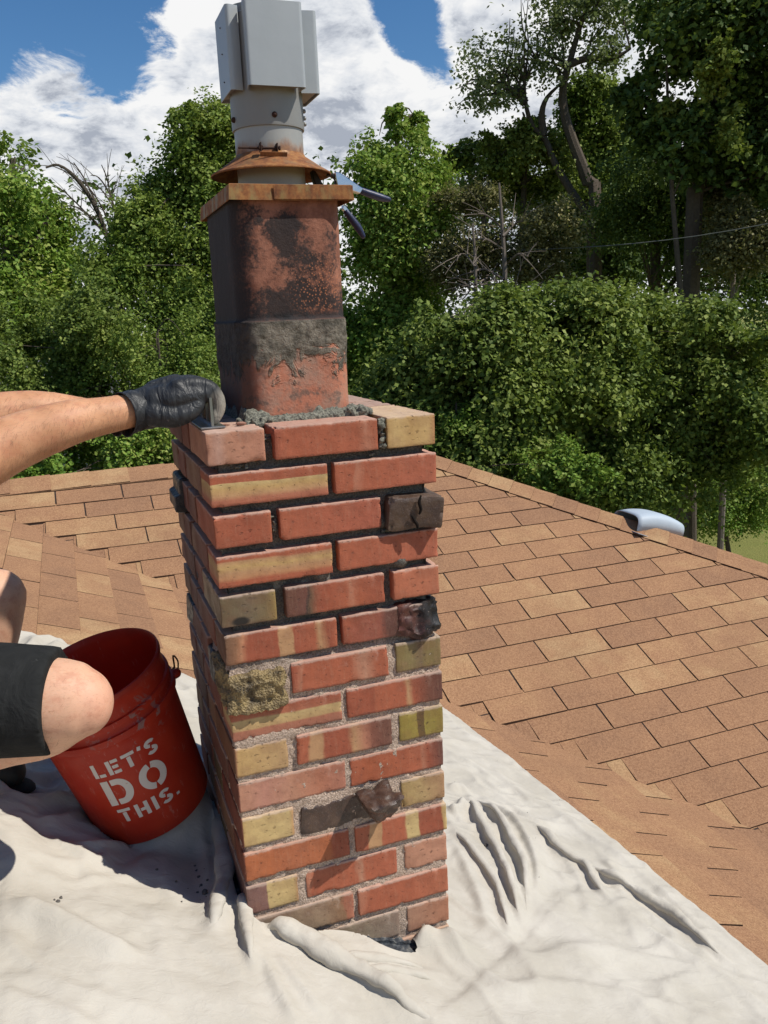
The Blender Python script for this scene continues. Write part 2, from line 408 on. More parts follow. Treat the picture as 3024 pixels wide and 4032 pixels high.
# cap shingles bent over ridge and hip
def cap(p, q, nA, half, z_lift, name='cap_shingle'):
    """one bent cap shingle from p (low end, thick) to q; nA = (left slope fn, right slope fn, plan normal)"""
    fa, fb, nrm = nA
    bmx = bmesh.new(); rows = []
    for t, lift in ((0, z_lift + .006), (1, z_lift)):
        c = np.array(p) * (1 - t) + np.array(q) * t; row = []
        for s in (-1, -.55, -.16, 0, .16, .55, 1):
            x, y = c[0] + nrm[0] * s * half, c[1] + nrm[1] * s * half
            z = min(fa(x, y), fb(x, y)); row.append((x, y, z + lift + (.006 if abs(s) < .2 else 0)))
        rows.append(row)
    lo = [[bmx.verts.new((x, y, z - .007)) for x, y, z in r] for r in rows]; hi = [[bmx.verts.new(v) for v in r] for r in rows]
    n = len(rows[0])
    for i in range(n - 1):
        bmx.faces.new((hi[0][i], hi[0][i + 1], hi[1][i + 1], hi[1][i])); bmx.faces.new((lo[0][i], lo[1][i], lo[1][i + 1], lo[0][i + 1]))
        bmx.faces.new((lo[0][i], lo[0][i + 1], hi[0][i + 1], hi[0][i])); bmx.faces.new((lo[1][i + 1], lo[1][i], hi[1][i], hi[1][i + 1]))
    bmx.faces.new((lo[0][0], hi[0][0], hi[1][0], lo[1][0])); bmx.faces.new((lo[0][-1], lo[1][-1], hi[1][-1], hi[0][-1]))
    c = (np.array(p) + np.array(q)) / 2; z = min(fa(*c), fb(*c))
    bmesh.ops.translate(bmx, vec=(-c[0], -c[1], -z), verts=bmx.verts); bmesh.ops.recalc_face_normals(bmx, faces=bmx.faces); bmx.normal_update()
    for f in bmx.faces:
        if abs(f.normal.z) < .6: f.material_index = 1
    o = bm_obj(name, bmx, M_SH, roof, False); o.data.materials.append(M_EDGE); o.location = (c[0], c[1], z); return o
E = .125
hd = np.array([1, -PC / PA]); hd /= np.linalg.norm(hd); hn = (-hd[1], hd[0])
start = np.array([xr, RY])
for i in range(26):
    q = start + hd * (E * i - .02); p = start + hd * (E * (i + 1) + .0); w = .118 + random.uniform(-.003, .003)
    cap(p + hd * .0, q - hd * .05, (zA, zC, hn), w, .008)
for i in range(20):
    q = np.array([xr - E * (i + 1) * 1.6 - .05, RY]); p = np.array([xr - E * i * 1.6 + .02, RY]); cap(p, q, (zA, zD, (0, -1)), .125 + random.uniform(-.003, .003), .008)

# ------------------------------------------------------------------ ground
def grass_mat():
    M = Mat('lawn_grass', .95, 0, .1); p = M.pos()
    M.base(M.mix(M.noise(p, .9, 6, .7), (.20, .24, .06), (.36, .33, .11))); M.bump(M.noise(p, 25, 5, .8), 1, .05); return M.m
bm = bmesh.new(); bmesh.ops.create_grid(bm, x_segments=60, y_segments=60, size=400)
for v in bm.verts: v.co.z = -5 - .0 * v.co.x
bm_obj('lawn', bm, grass_mat(), None, True, kind='structure')

# ------------------------------------------------------------------ brickwork
W, D, CH = .403, .505, .0699
def brick_mat(name, stops, axis=0, size=.2, wob=.02, speck=.5, dust=.22, rough=.75, spots=None, streak=.10, side=None):
    M = Mat(name, rough, 0, .35); o = M.obj()
    s = M.sep(o)[axis]
    n = M.noise(M.mapping(o, (1, 1, .35) if axis == 0 else (.3, 1, 1)), 38, 5, .65)
    f = M.math('ADD', M.math('ADD', M.math('DIVIDE', s, size), .5), M.math('ADD', M.math('MULTIPLY', M.math('SUBTRACT', n, .5), .05 + wob * 6), M.math('MULTIPLY', M.math('SUBTRACT', M.noise(o, 9, 2), .5), .10)))
    c = M.ramp(f, stops) if len(stops) > 1 else M.mix(0, stops[0][1], stops[0][1])
    # kiln mottling, faint vertical drag marks, pits, lime haze
    m1 = M.noise(o, 30, 6, .65); c = M.mix(M.rng(m1, .35, .7, 0, .65), c, M.mix(.5, c, (.16, .045, .025)))
    m2 = M.noise(M.mapping(o, (1, 1, .12)), 260, 3, .6); c = M.mix(M.rng(m2, .5, .75, 0, streak), c, (.62, .42, .27))
    pit = M.noise(M.mapping(o, (1, 1, 1.4)), 125, 4, .72); c = M.mix(M.rng(pit, .635, .72, 0, speck), c, M.mix(1.0, c, (.30, .24, .22), 'MULTIPLY')); ed = M.noise(o, 55, 5, .7)
    hz = M.noise(o, 22, 5, .7, .6); c = M.mix(M.rng(hz, .56, .8, 0, dust), c, (.60, .46, .38))
    c = M.mix(M.rng(M.noise(o, 1500, 2, .6), .45, .7, 0, .16), c, (.75, .5, .35))
    if spots:
        for (cc, rr, col) in spots: c = M.mix(M.math('MULTIPLY', blob(M, M.mapping(o, (1, 1, 1)), cc, rr, .25), .95), c, col)
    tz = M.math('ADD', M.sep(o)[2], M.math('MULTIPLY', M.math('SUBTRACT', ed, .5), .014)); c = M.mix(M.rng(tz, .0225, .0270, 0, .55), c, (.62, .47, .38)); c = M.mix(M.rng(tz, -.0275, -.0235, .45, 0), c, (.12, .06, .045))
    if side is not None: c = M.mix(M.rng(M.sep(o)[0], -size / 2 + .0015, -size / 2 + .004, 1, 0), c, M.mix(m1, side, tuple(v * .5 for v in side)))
    M.base(c)
    b = M.bump(M.noise(o, 420, 4, .75), .5, .001); b = M.bump(M.noise(o, 85, 4, .6), .35, .0025, b); M.bump(M.math('SUBTRACT', 0, M.rng(pit, .60, .72)), .8, .003, b)
    M.set(M.b.inputs['Roughness'], M.rng(M.noise(o, 20, 3), .3, .7, rough - .12, rough + .15))
    return M.m
RED = (.46, .122, .058); RED2 = (.38, .092, .045); PINK = (.52, .20, .115); PALE = (.55, .265, .165); ORG = (.50, .145, .052)
YEL = (.62, .40, .155); YEL2 = (.68, .50, .22); OLV = (.25, .19, .07); TAN = (.55, .31, .15); BRN = (.13, .075, .045); BLK = (.018, .014, .012); DOLV = (.15, .115, .06)
def grid_box(lx, ly, lz, cell=.0075, r=.0018, seed=0, amp=.0006, chip=.005, warp=0.0):
    """rounded brick block with worn edges, centred"""
    nx, ny, nz = (max(2, int(round(a / cell))) for a in (lx, ly, lz))
    bmx = bmesh.new(); idx = {}
    hx, hy, hz = lx / 2, ly / 2, lz / 2
    def lines(l, n_):
        r_ = min(r * 1.02, l * .2); a = [-l / 2, -l / 2 + r_] + [q for q in [(-l / 2 + l * i / n_) for i in range(1, n_)] if abs(q) < l / 2 - r_ * 1.3] + [l / 2 - r_, l / 2]; return a
    gx, gy, gz = lines(lx, nx), lines(ly, ny), lines(lz, nz); nx, ny, nz = len(gx) - 1, len(gy) - 1, len(gz) - 1
    def vt(i, j, k):
        key = (i, j, k)
        if key not in idx: idx[key] = bmx.verts.new((gx[i], gy[j], gz[k]))
        return idx[key]
    for i in range(nx):
        for j in range(ny):
            bmx.faces.new((vt(i, j, 0), vt(i, j + 1, 0), vt(i + 1, j + 1, 0), vt(i + 1, j, 0))); bmx.faces.new((vt(i, j, nz), vt(i + 1, j, nz), vt(i + 1, j + 1, nz), vt(i, j + 1, nz)))
    for i in range(nx):
        for k in range(nz):
            bmx.faces.new((vt(i, 0, k), vt(i + 1, 0, k), vt(i + 1, 0, k + 1), vt(i, 0, k + 1))); bmx.faces.new((vt(i, ny, k), vt(i, ny, k + 1), vt(i + 1, ny, k + 1), vt(i + 1, ny, k)))
    for j in range(ny):
        for k in range(nz):
            bmx.faces.new((vt(0, j, k), vt(0, j, k + 1), vt(0, j + 1, k + 1), vt(0, j + 1, k))); bmx.faces.new((vt(nx, j, k), vt(nx, j + 1, k), vt(nx, j + 1, k + 1), vt(nx, j, k + 1)))
    bmx.verts.ensure_lookup_table()
    P = np.array([v.co for v in bmx.verts]); H = np.array([hx, hy, hz])
    ch = np.maximum(0, vnoise(P, 75, seed, 3) - .42) * chip * 3.2
    rr = (r + ch)[:, None]
    inner = np.clip(P, -(H - rr), H - rr); dd = P - inner; ln = np.linalg.norm(dd, axis=1)[:, None]
    nrm = np.where(ln > 1e-9, dd / np.maximum(ln, 1e-9), 0)
    P2 = inner + nrm * np.minimum(ln, rr)
    o = nrm * (vnoise(P, 60, seed + 3, 3)[:, None] * amp)
    P2 = P2 + o
    if warp: P2 += np.stack([vnoise(P, 12, seed + 9 + a) for a in range(3)], 1) * warp
    for v, p in zip(bmx.verts, P2): v.co = p
    return bmx, P2
chim = thing('brick_chimney', 'square red and yellow brick chimney with clay flue, mortar raked out of its upper joints', 'chimney', (0, 0, 0))
brick_count = 0
def put_brick(x0, x1, y0, y1, top, mat, bh=None, dz=0, cell=.0075, **kw):
    global brick_count
    bh = bh or (.0545 if top > -.40 else .0575); brick_count += 1
    jx = random.uniform(-.0012, .0012); jy = random.uniform(-.0018, .0018)
    bmx, _ = grid_box(x1 - x0, y1 - y0, bh, cell, seed=brick_count, **kw)
    for v in bmx.verts: pass
    o = bm_obj('brick', bmx, mat, chim); o.location = ((x0 + x1) / 2 + jx, (y0 + y1) / 2 + jy, top - bh / 2 + dz)
    o.rotation_euler = (0, 0, random.uniform(-.004, .004)); return o
S1 = lambda c, *a: [(0, c), (1, c)] if not a else a[0]
# front faces, course by course from the top: colour stops along the brick
F = {
 1: [('h', [(0, PALE), (.2, (.62, .36, .27)), (.35, PALE), (1, (.60, .27, .17))], 0, dict(dust=.75, speck=.2, streak=.1)), ('s', [(0, RED2), (.06, RED), (.8, RED), (.9, PINK), (1, RED)], 0, dict(dust=.2)), ('h', [(0, YEL), (.15, (.70, .48, .20)), (.5, (.58, .37, .14)), (.85, (.70, .47, .19)), (1, (.5, .24, .10))], 0, dict(speck=.75, dust=.1, streak=.1))],
 2: [('s', [(0, (.46, .13, .07)), (.20, (.50, .18, .10)), (.33, (.60, .34, .16)), (.52, YEL), (.68, YEL2), (.70, RED), (1, RED)], 2, dict(speck=.6, wob=.008)), ('s', [(0, RED), (.18, RED), (.2, PINK), (.3, RED), (1, (.53, .15, .08))], 0, {})],
 3: [('h', [(0, RED), (.6, RED2), (1, RED)], 0, {}), ('s', [(0, RED), (1, (.47, .125, .07))], 0, {}), ('melt3', None, 0, {})],
 4: [('s', [(0, RED), (.18, RED), (.3, (.58, .28, .13)), (.45, TAN), (.62, YEL), (.78, TAN), (.84, RED), (1, RED)], 2, dict(speck=.6, wob=.02)), ('s', [(0, RED), (1, (.5, .14, .075))], 0, {})],
 5: [('h', [(0, DOLV), (.5, (.18, .14, .085)), (.8, (.2, .15, .07)), (1, (.34, .24, .08))], 0, dict(speck=.8, dust=.1, rough=.5, spots=[((-.015, -.06, -.02), (.022, .06, .012), (.02, .02, .02)), ((.01, -.05, .018), (.02, .05, .007), (.06, .045, .045))])), ('s', [(0, (.15, .06, .04)), (.2, (.16, .06, .045)), (.21, (.05, .03, .025)), (.24, (.16, .09, .05)), (.36, RED2), (.6, RED), (.66, PINK), (.72, RED), (1, RED2)], 0, dict(rough=.6)), ('h', [(0, (.56, .17, .085)), (1, (.54, .18, .095))], 0, {})],
 6: [('s', [(0, (.17, .09, .05)), (.08, (.3, .14, .07)), (.14, (.6, .27, .14)), (.2, RED2), (.46, RED2), (.48, TAN), (.6, TAN), (.62, RED2), (.8, RED), (.85, TAN), (.93, RED2), (1, RED)], 0, dict(wob=.006)), ('char6', None, 0, {})],
 7: [('melt7', None, 0, {}), ('s', [(0, RED2), (.08, PINK), (.12, RED), (.6, RED), (.75, PALE), (.9, RED), (1, RED)], 0, dict(dust=.6)), ('h', [(0, OLV), (.3, (.27, .22, .09)), (.55, (.20, .14, .075)), (.7, OLV), (1, (.24, .19, .08))], 0, dict(rough=.5, streak=.15))],
 8: [('s', [(0, (.42, .16, .10)), (.28, (.45, .17, .10)), (.34, (.55, .36, .16)), (.62, (.62, .45, .20)), (.68, (.46, .15, .08)), (1, RED2)], 2, dict(wob=.012, dust=.35)), ('s', [(0, RED2), (.28, RED2), (.3, RED), (.6, RED), (.64, TAN), (.7, RED2), (.86, (.20, .07, .045)), (1, (.13, .05, .04))], 0, dict(wob=.01))],
 9: [('h', [(0, (.45, .2, .1)), (.06, YEL), (1, (.56, .36, .17))], 0, dict(side=(.26, .12, .06), speck=.7, spots=[((.03, -.05, .03), (.018, .05, .013), (.30, .11, .08))])), ('s', [(0, RED), (.1, RED), (.14, TAN), (.26, TAN), (.3, RED2), (.55, RED2), (.6, TAN), (.72, (.5, .2, .12)), (.8, (.25, .09, .06)), (1, (.16, .07, .05))], 0, dict(wob=.008)), ('h', [(0, (.33, .26, .05)), (.4, (.36, .28, .06)), (.42, (.14, .09, .03)), (.58, (.14, .09, .03)), (.6, (.36, .29, .06)), (1, (.30, .23, .05))], 0, dict(wob=.05, rough=.5, dust=.02, speck=1.0, streak=.05))],
 10: [('s', [(0, PALE), (.25, (.56, .26, .185)), (.5, PALE), (.75, PINK), (1, (.5, .2, .13))], 0, dict(dust=.5, side=(.24, .08, .05))), ('s', [(0, RED), (.2, (.47, .12, .05)), (.74, RED), (.78, PINK), (.84, RED2), (1, (.15, .06, .05))], 0, dict(wob=.006, speck=.8))],
 11: [('h', [(0, YEL), (.1, (.68, .48, .2)), (.9, YEL2), (1, (.6, .34, .15))], 0, dict(side=(.26, .08, .05), speck=.35, dust=.1, streak=.05)), ('melt11', None, 0, {}), ('h', [(0, (.48, .33, .13)), (.45, (.52, .36, .16)), (1, (.5, .29, .15))], 0, dict(speck=.4))],
 12: [('s', [(0, ORG), (.25, ORG), (.5, (.46, .14, .06)), (.82, ORG), (.86, RED2), (1, RED2)], 0, dict(side=(.26, .085, .05))), ('s', [(0, RED), (.13, RED), (.15, TAN), (.28, TAN), (.3, RED), (.55, RED), (.57, YEL2), (.69, YEL2), (.7, RED2), (.95, RED2), (.97, YEL), (1, YEL2)], 0, dict(wob=.004))],
 13: [('h', [(0, (.19, .10, .085)), (.38, (.26, .13, .11)), (.41, YEL2), (.9, (.66, .47, .2)), (1, (.4, .22, .1))], 0, dict(wob=.01, speck=.3)), ('s', [(0, PINK), (.05, RED), (.55, RED), (.6, PALE), (.65, RED), (1, (.52, .14, .07))], 0, {}), ('h', [(0, PALE), (1, (.62, .30, .19))], 0, dict(dust=.2, streak=.1))],
 14: [('s', [(0, (.34, .26, .19)), (.35, (.38, .26, .17)), (.7, (.36, .25, .16)), (.9, (.30, .17, .09)), (.94, (.45, .16, .09)), (1, (.48, .18, .11))], 0, dict(dust=.8)), ('s', [(0, PINK), (.1, RED), (.6, RED), (1, (.52, .16, .08))], 0, {})],
 15: [('h', [(0, TAN), (1, TAN)], 0, {}), ('s', [(0, (.38, .27, .17)), (.6, (.36, .28, .19)), (1, (.34, .26, .2))], 0, dict(dust=.9)), ('h', [(0, (.46, .25, .16)), (1, (.5, .21, .12))], 0, dict(dust=.5))],
 16: [('s', [(0, RED), (1, RED)], 0, {}), ('s', [(0, RED2), (1, TAN)], 0, {})],
}
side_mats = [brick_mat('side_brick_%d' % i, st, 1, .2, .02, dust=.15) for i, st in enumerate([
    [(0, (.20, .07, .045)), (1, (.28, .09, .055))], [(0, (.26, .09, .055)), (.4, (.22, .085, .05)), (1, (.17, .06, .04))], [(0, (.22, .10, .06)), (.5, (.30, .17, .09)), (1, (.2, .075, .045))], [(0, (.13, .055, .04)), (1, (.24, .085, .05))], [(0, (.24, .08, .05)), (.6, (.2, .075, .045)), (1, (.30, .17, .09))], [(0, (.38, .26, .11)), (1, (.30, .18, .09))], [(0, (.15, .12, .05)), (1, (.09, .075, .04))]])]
H1 = .0965; J1 = .113; J2 = .2965; H2 = .3125
def glassy(name, c1, c2, c3, scale=40, rough=.28):
    M = Mat(name, rough, 0, .6); o = M.obj(); n = M.noise(o, scale, 6, .65, .4)
    c = M.ramp(n, [(.2, c1), (.5, c2), (.8, c3)]); c = M.mix(M.rng(M.noise(o, 700, 2), .68, .74, 0, .8), c, (.6, .5, .45)); M.base(c)
    M.set(M.b.inputs['Roughness'], M.rng(M.noise(o, 70, 3), .3, .7, rough - .05, rough + .35)); M.bump(M.noise(o, 120, 5, .7), .6, .003); return M.m
M_MELT = glassy('melted_clinker', (.025, .018, .015), (.075, .042, .030), (.14, .085, .055))
M_MELT3 = glassy('brown_clinker', (.055, .032, .022), (.10, .060, .040), (.145, .095, .055), 22, .36)
M_CHAR = glassy('black_clinker', (.008, .009, .010), (.022, .020, .020), (.055, .05, .05), 60, .35)
def char6_mat():
    M = Mat('charred_brick', .5, 0, .4); o = M.obj(); n = M.noise(o, 50, 6, .7, .5)
    t = M.math('ADD', M.math('MULTIPLY', M.sep(o)[0], 9.0), M.math('ADD', n, -.08))
    c = M.ramp(t, [(.0, (.13, .045, .032)), (.30, (.085, .035, .028)), (.5, (.022, .016, .015)), (.8, (.012, .013, .015))]); c = M.mix(M.rng(M.noise(o, 500, 2), .68, .74, 0, .7), c, (.5, .4, .35)); M.base(c)
    M.set(M.b.inputs['Roughness'], M.rng(M.noise(o, 60, 3), .3, .7, .32, .75)); M.bump(n, .7, .004); return M.m
M_CHAR6 = char6_mat()
def melt_block(name, lx, ly, lz, loc, mat, seed, warp=.006, amp=.003, rot=(0, 0, 0), label=None, pinch=None, cell=.005, facet=0.0):
    bmx, P = grid_box(lx, ly, lz, cell, r=.007, seed=seed, amp=amp, chip=.006, warp=warp)
    if facet:
        P = np.array([v.co for v in bmx.verts]); g = np.abs(vnoise(P, 38, seed + 5, 3)); g2 = np.abs(vnoise(P, 60, seed + 6, 2)); dn = P / (np.linalg.norm(P, axis=1)[:, None] + 1e-9)
        for v, d_, a in zip(bmx.verts, dn, (.35 - g) * facet + (.3 - g2) * facet * .5): v.co += Vector(d_ * a)
    if pinch:
        for v in bmx.verts: v.co = pinch(v.co)
    o = bm_obj('brick', bmx, mat, chim); o.location = loc; o.rotation_euler = rot
    if label: o['label'] = label
    return o
for r_, row in F.items():
    top = -(r_ - 1) * CH; odd = r_ % 2 == 1
    spans = [(0, H1), (J1, J2), (H2, W)] if odd else [(0, .2015), (.2125, W)]
    for (kind, stops, ax, kw), (x0, x1) in zip(row, spans):
        dep = .194 if (odd and kind in 'h') else .095
        if kind in ('h', 's'):
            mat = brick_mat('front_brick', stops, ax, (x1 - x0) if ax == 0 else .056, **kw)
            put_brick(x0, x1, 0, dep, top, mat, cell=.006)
        elif kind == 'melt3':
            def pin(c):
                c = c.copy(); c.y -= .010 * (c.x / .05) ** 2 * (1 if c.x > 0 else .2); c.z += .006 * math.sin(c.x * 40) * (1 if c.z < 0 else .3) - max(0, -c.z) * .25 * max(0, c.x / .05); 
                return c
            b3 = melt_block('brick', .102, .17, .059, (.360, .072, top - .029), M_MELT3, 31, .002, .0, (.04, .10, -.05), 'dark brown overfired brick, split by two gaping cracks, bulging at the right corner', pin)
            bmc = bmesh.new()
            for pts in ([(.006, .032), (.004, .02), (.008, .008), (.006, .000)], [(-.008, -.004), (-.002, -.014), (.003, -.020), (.005, -.027)]):
                add_tube(bmc, [(a, -.0905 - .010 * max(0, a / .05) ** 2, b) for a, b in pts], [.0018, .0032, .0030, .0022], 8, 3)
            oc = bm_obj('crack', bmc, simple('crack_black', (.01, .006, .004), .95), b3)
        elif kind == 'char6':
            m6 = brick_mat('front_brick', [(0, RED2), (.45, (.34, .10, .065)), (.55, (.13, .05, .04)), (1, (.03, .02, .02))], 0, x1 - x0, rough=.55, dust=.3)
            put_brick(x0, x1 - .03, 0, .095, top, m6, cell=.005, amp=.001)
            melt_block('brick', .086, .11, .061, (.362, .054, top - .027), M_CHAR6, 61, .002, .0, (.0, 0, 0), 'charred black brick end with a glassy broken face at the right corner', lambda c: Vector((c.x, c.y - .010 * math.exp(-((c.x - .01) / .02) ** 2 - ((c.z + .02) / .02) ** 2), c.z - .012 * math.exp(-((c.x + .005) / .014) ** 2) * (c.z < 0))), cell=.004, facet=.011)
        elif kind == 'melt7':
            M = Mat('bubbled_brick', .6, 0, .4); o = M.obj()
            n = M.noise(o, 35, 5, .6, .5); c = M.ramp(n, [(.3, (.06, .045, .03)), (.5, (.26, .19, .09)), (.7, (.42, .31, .14))])
            up = blob(M, o, (-.02, -.08, .015), (.045, .09, .016), .6)
            bub = M.voro(o, 260); c = M.mix(M.math('MULTIPLY', up, M.rng(bub, .15, .45, 1, .2)), c, (.02, .018, .018)); M.base(c)
            b = M.bump(bub, .9, .003); M.bump(n, 1, .006, b)
            melt_block('brick', .106, .13, .070, (.050, .056, top - .034), M.m, 71, .004, .0, (.06, 0, 0), 'half melted yellow brick with a black bubbled crust at the left corner', cell=.004, facet=.012)
        elif kind == 'melt11':
            melt_block('brick', .178, .1, .060, (.200, .050, top - .034), M_MELT, 111, .005, .0, (0, .03, 0), 'dark melted brick recessed in the mortar', cell=.005)
            def lump(c):
                c = c.copy(); t = (c.z + .035) / .07; c.x *= .45 + .75 * t; c.y = c.y * (.5 + .7 * t) - .018 * t; c.x += .010 * (1 - t); return c
            melt_block('brick', .064, .060, .060, (.252, -.018, top - .022), M_MELT, 117, .005, .0, (.1, -.08, .15), 'glassy melted brick lump sticking out of the front face', lump, cell=.004, facet=.009)
    # left, right and back faces
    bh = .0545 if top > -.40 else .0575
    def sm(): return random.choice(side_mats[:5] if random.random() < .8 else side_mats)
    if odd:
        ys = [(.2055, .2935), (.3045, D)]
        put_brick(.0, .0955, .2055, .2935, top, sm(), cell=.012); put_brick(0, .0955, .3045, D, top, sm(), cell=.012)
        put_brick(W - .0955, W, .2055, .2935, top, sm(), cell=.014); put_brick(W - .0955, W, .3045, D, top, sm(), cell=.014)
        put_brick(J1, J2, D - .0955, D, top, sm(), cell=.014)
    else:
        put_brick(0, .0955, .106, .2995, top, sm(), cell=.012); put_brick(0, .0955, .3105, .3985, top, sm(), cell=.012)
        put_brick(W - .0955, W, .106, .2995, top, sm(), cell=.014); put_brick(W - .0955, W, .3105, .3985, top, sm(), cell=.014)
        put_brick(0, .2015, D - .0955, D, top, sm(), cell=.014); put_brick(.2125, W, D - .0955, D, top, sm(), cell=.014)
# dark clinkers sticking out of the left face
melt_block('brick', .1, .12, .066, (.052, .43, -2 * CH - .03), M_CHAR, 201, .004, .0, (0, 0, 0), 'black overfired brick bulging from the left face near the top', lambda c: Vector((c.x - .010 - .010 * (c.z < 0), c.y, c.z * 1.1)))
melt_block('brick', .07, .13, .066, (.034, .155, -6.5 * CH - .012), M_CHAR, 203, .006, .0, (0, 0, 0), 'sooty black melted brick low on the left face')
melt_block('brick', .06, .09, .064, (.029, .45, -6 * CH - .03), M_CHAR, 205, .005, .0, (0, 0, 0), 'dark glassy brick near the back corner of the left face')
for o in side_mats: pass

# mortar core: raked deep above, flush and grainy below
def mortar_mat():
    M = Mat('joint_mortar', .95, 0, .15); p = M.obj(); z = M.sep(p)[2]
    zz_ = M.math('ADD', z, M.math('MULTIPLY', M.math('SUBTRACT', M.noise(p, 18, 4), .5), .09))
    t = M.rng(zz_, -.43, -.37)
    grit = M.voro(p, 420, out='Color'); gn = M.noise(p, 300, 4, .75)
    lo = M.mix(M.rng(gn, .36, .60), (.38, .275, .205), (.76, .59, .47)); lo = M.mix(M.rng(M.noise(p, 700, 2, .7), .62, .7, 0, .5), lo, (.12, .09, .075))
    hi = M.mix(M.rng(gn, .35, .65), (.12, .11, .098), (.26, .24, .205))
    c = M.mix(t, lo, hi); fr = M.rng(M.noise(p, 26, 5, .7), .62, .7, 0, .8); c = M.mix(M.math('MULTIPLY', fr, t), c, (.36, .345, .29))
    M.base(c); b = M.bump(M.noise(p, 350, 4, .8), 1, .003); M.bump(M.voro(p, 300), .7, .002, b); return M.m
M_MOR = mortar_mat()
def mortar_core():
    z0, z1 = -1.13, -.0125; cx = .004; per = []
    nW, nD, nZ = int(W / .0045), int(D / .006), int((z1 - z0) / .0042)
    for i in range(nW): per.append((W * i / nW, 0))
    for i in range(nD // 2): per.append((W, D * i / (nD // 2)))
    for i in range(nW // 3): per.append((W - W * i / (nW // 3), D))
    for i in range(nD): per.append((0, D - D * i / nD))
    per = np.array(per); n = len(per); zs = np.linspace(z0, z1, nZ)
    V = np.zeros((nZ, n, 3)); V[:, :, 0] = per[None, :, 0]; V[:, :, 1] = per[None, :, 1]; V[:, :, 2] = zs[:, None]
    P = V.reshape(-1, 3); z = P[:, 2]
    sw = 1 / (1 + np.exp(-(z + .405 + .025 * vnoise(P, 14, 5)) / .008))
    dep = .0045 * (1 - sw) + .020 * sw
    nz = vnoise(P, 55, 1, 3) * (.0022 + .0015 * sw) + np.maximum(0, vnoise(P, 160, 2, 2)) * .0025
    patch = np.maximum(0, vnoise(P, 20, 8, 2) - .45) * sw * .03
    d = np.clip(dep - nz - patch, -.001, .05)
    # wide smear of mortar under the ninth course header and beside the melted brick
    for (cx_, cz_, rx, rz_, out) in [(.06, -8 * CH + .008, .06, .012, .007), (.14, -10.4 * CH, .02, .05, .003), (.28, -10.3 * CH, .022, .05, .004), (.105, -6.5 * CH, .012, .03, .003), (.17, -10.95 * CH, .06, .01, .004)]:
        g = np.exp(-((P[:, 0] - cx_) / rx) ** 2 - ((z - cz_) / rz_) ** 2) * (P[:, 1] < .01); d -= g * out
    X = np.clip(P[:, 0], d, W - d); Y = np.clip(P[:, 1], d, D - d)
    V = np.stack([X, Y, z], 1)
    I = np.arange(nZ * n).reshape(nZ, n); a = I[:-1]; b = I[1:]
    Fq = np.stack([a, np.roll(a, -1, 1), np.roll(b, -1, 1), b], -1).reshape(-1, 4)
    link('mortar', mesh_np('mortar', V, Fq, True), M_MOR, chim)
mortar_core()
# mortar bed on top, around the flue, and squeezed lumps
def fresh_mat():
    M = Mat('fresh_mortar', .9, 0, .25); p = M.obj(); n = M.noise(p, 240, 5, .75)
    M.base(M.mix(M.rng(n, .35, .65), (.10, .10, .082), (.36, .35, .28))); b = M.bump(n, 1, .004); M.bump(M.noise(p, 90, 3), .6, .006, b); return M.m
M_FR = fresh_mat()
def top_bed():
    nx, ny = 110, 130; xs = np.linspace(.012, W - .012, nx); ys = np.linspace(.012, D - .012, ny)
    X, Y = np.meshgrid(xs, ys, indexing='ij'); P = np.stack([X.ravel(), Y.ravel(), 0 * X.ravel()], 1)
    dx = np.maximum(np.maximum(.088 - P[:, 0], P[:, 0] - .283), 0); dy = np.maximum(np.maximum(.09 - P[:, 1], P[:, 1] - .385), 0); dd = np.hypot(dx, dy)
    lump = vnoise(P, 70, 4, 4, .6)
    z = -.020 + (.036 + .012 * vnoise(P, 25, 11)) * np.exp(-(dd / (.012 + .006 * vnoise(P, 18, 12))) ** 2) + lump * .006 * (dd < .035) + lump * .002
    z += .012 * np.exp(-(((P[:, 0] - .305) / .022) ** 2 + ((P[:, 1] - .075) / .02) ** 2)); z += .010 * np.exp(-(((P[:, 0] - .10) / .03) ** 2 + ((P[:, 1] - .075) / .012) ** 2))
    I = np.arange(nx * ny).reshape(nx, ny)
    Fq = np.stack([I[:-1, :-1], I[1:, :-1], I[1:, 1:], I[:-1, 1:]], -1).reshape(-1, 4)
    link('mortar', mesh_np('mortar_bed', np.stack([P[:, 0], P[:, 1], z], 1), Fq, True), M_FR, chim)
top_bed()
def lumps(spec, seed, name='mortar'):
    bmx = bmesh.new()
    add_tube(bmx, [(.088, .110, -.002), (.098, .088, -.002), (.12, .083, .000), (.20, .081, -.001), (.262, .082, .002), (.285, .093, .004), (.291, .13, .004), (.291, .22, .002), (.288, .30, .002)], [.010, .011, .0105, .012, .0125, .013, .011, .010, .009], 10, 5)
    rg = random.Random(seed)
    for (x, y, z, n, sx, sy, sz, r0, r1) in spec:
        for i in range(n):
            r = rg.uniform(r0, r1); add_ball(bmx, (x + rg.uniform(-sx, sx), y + rg.uniform(-sy, sy), z + rg.uniform(-sz, sz)), (r, r * rg.uniform(.6, 1), r * rg.uniform(.6, 1)), 7)
    o = organic(name, bmx, M_FR, chim, .0016, 1); n_ = len(o.data.vertices); P = np.zeros(n_ * 3, np.float32); o.data.vertices.foreach_get('co', P); P = P.reshape(-1, 3); q = np.stack([vnoise(P, 190, seed + a, 3, .6) for a in range(3)], 1) * .0016; o.data.vertices.foreach_set('co', (P + q).astype(np.float32).ravel()); o.data.update(); o['kind'] = 'stuff'; return o
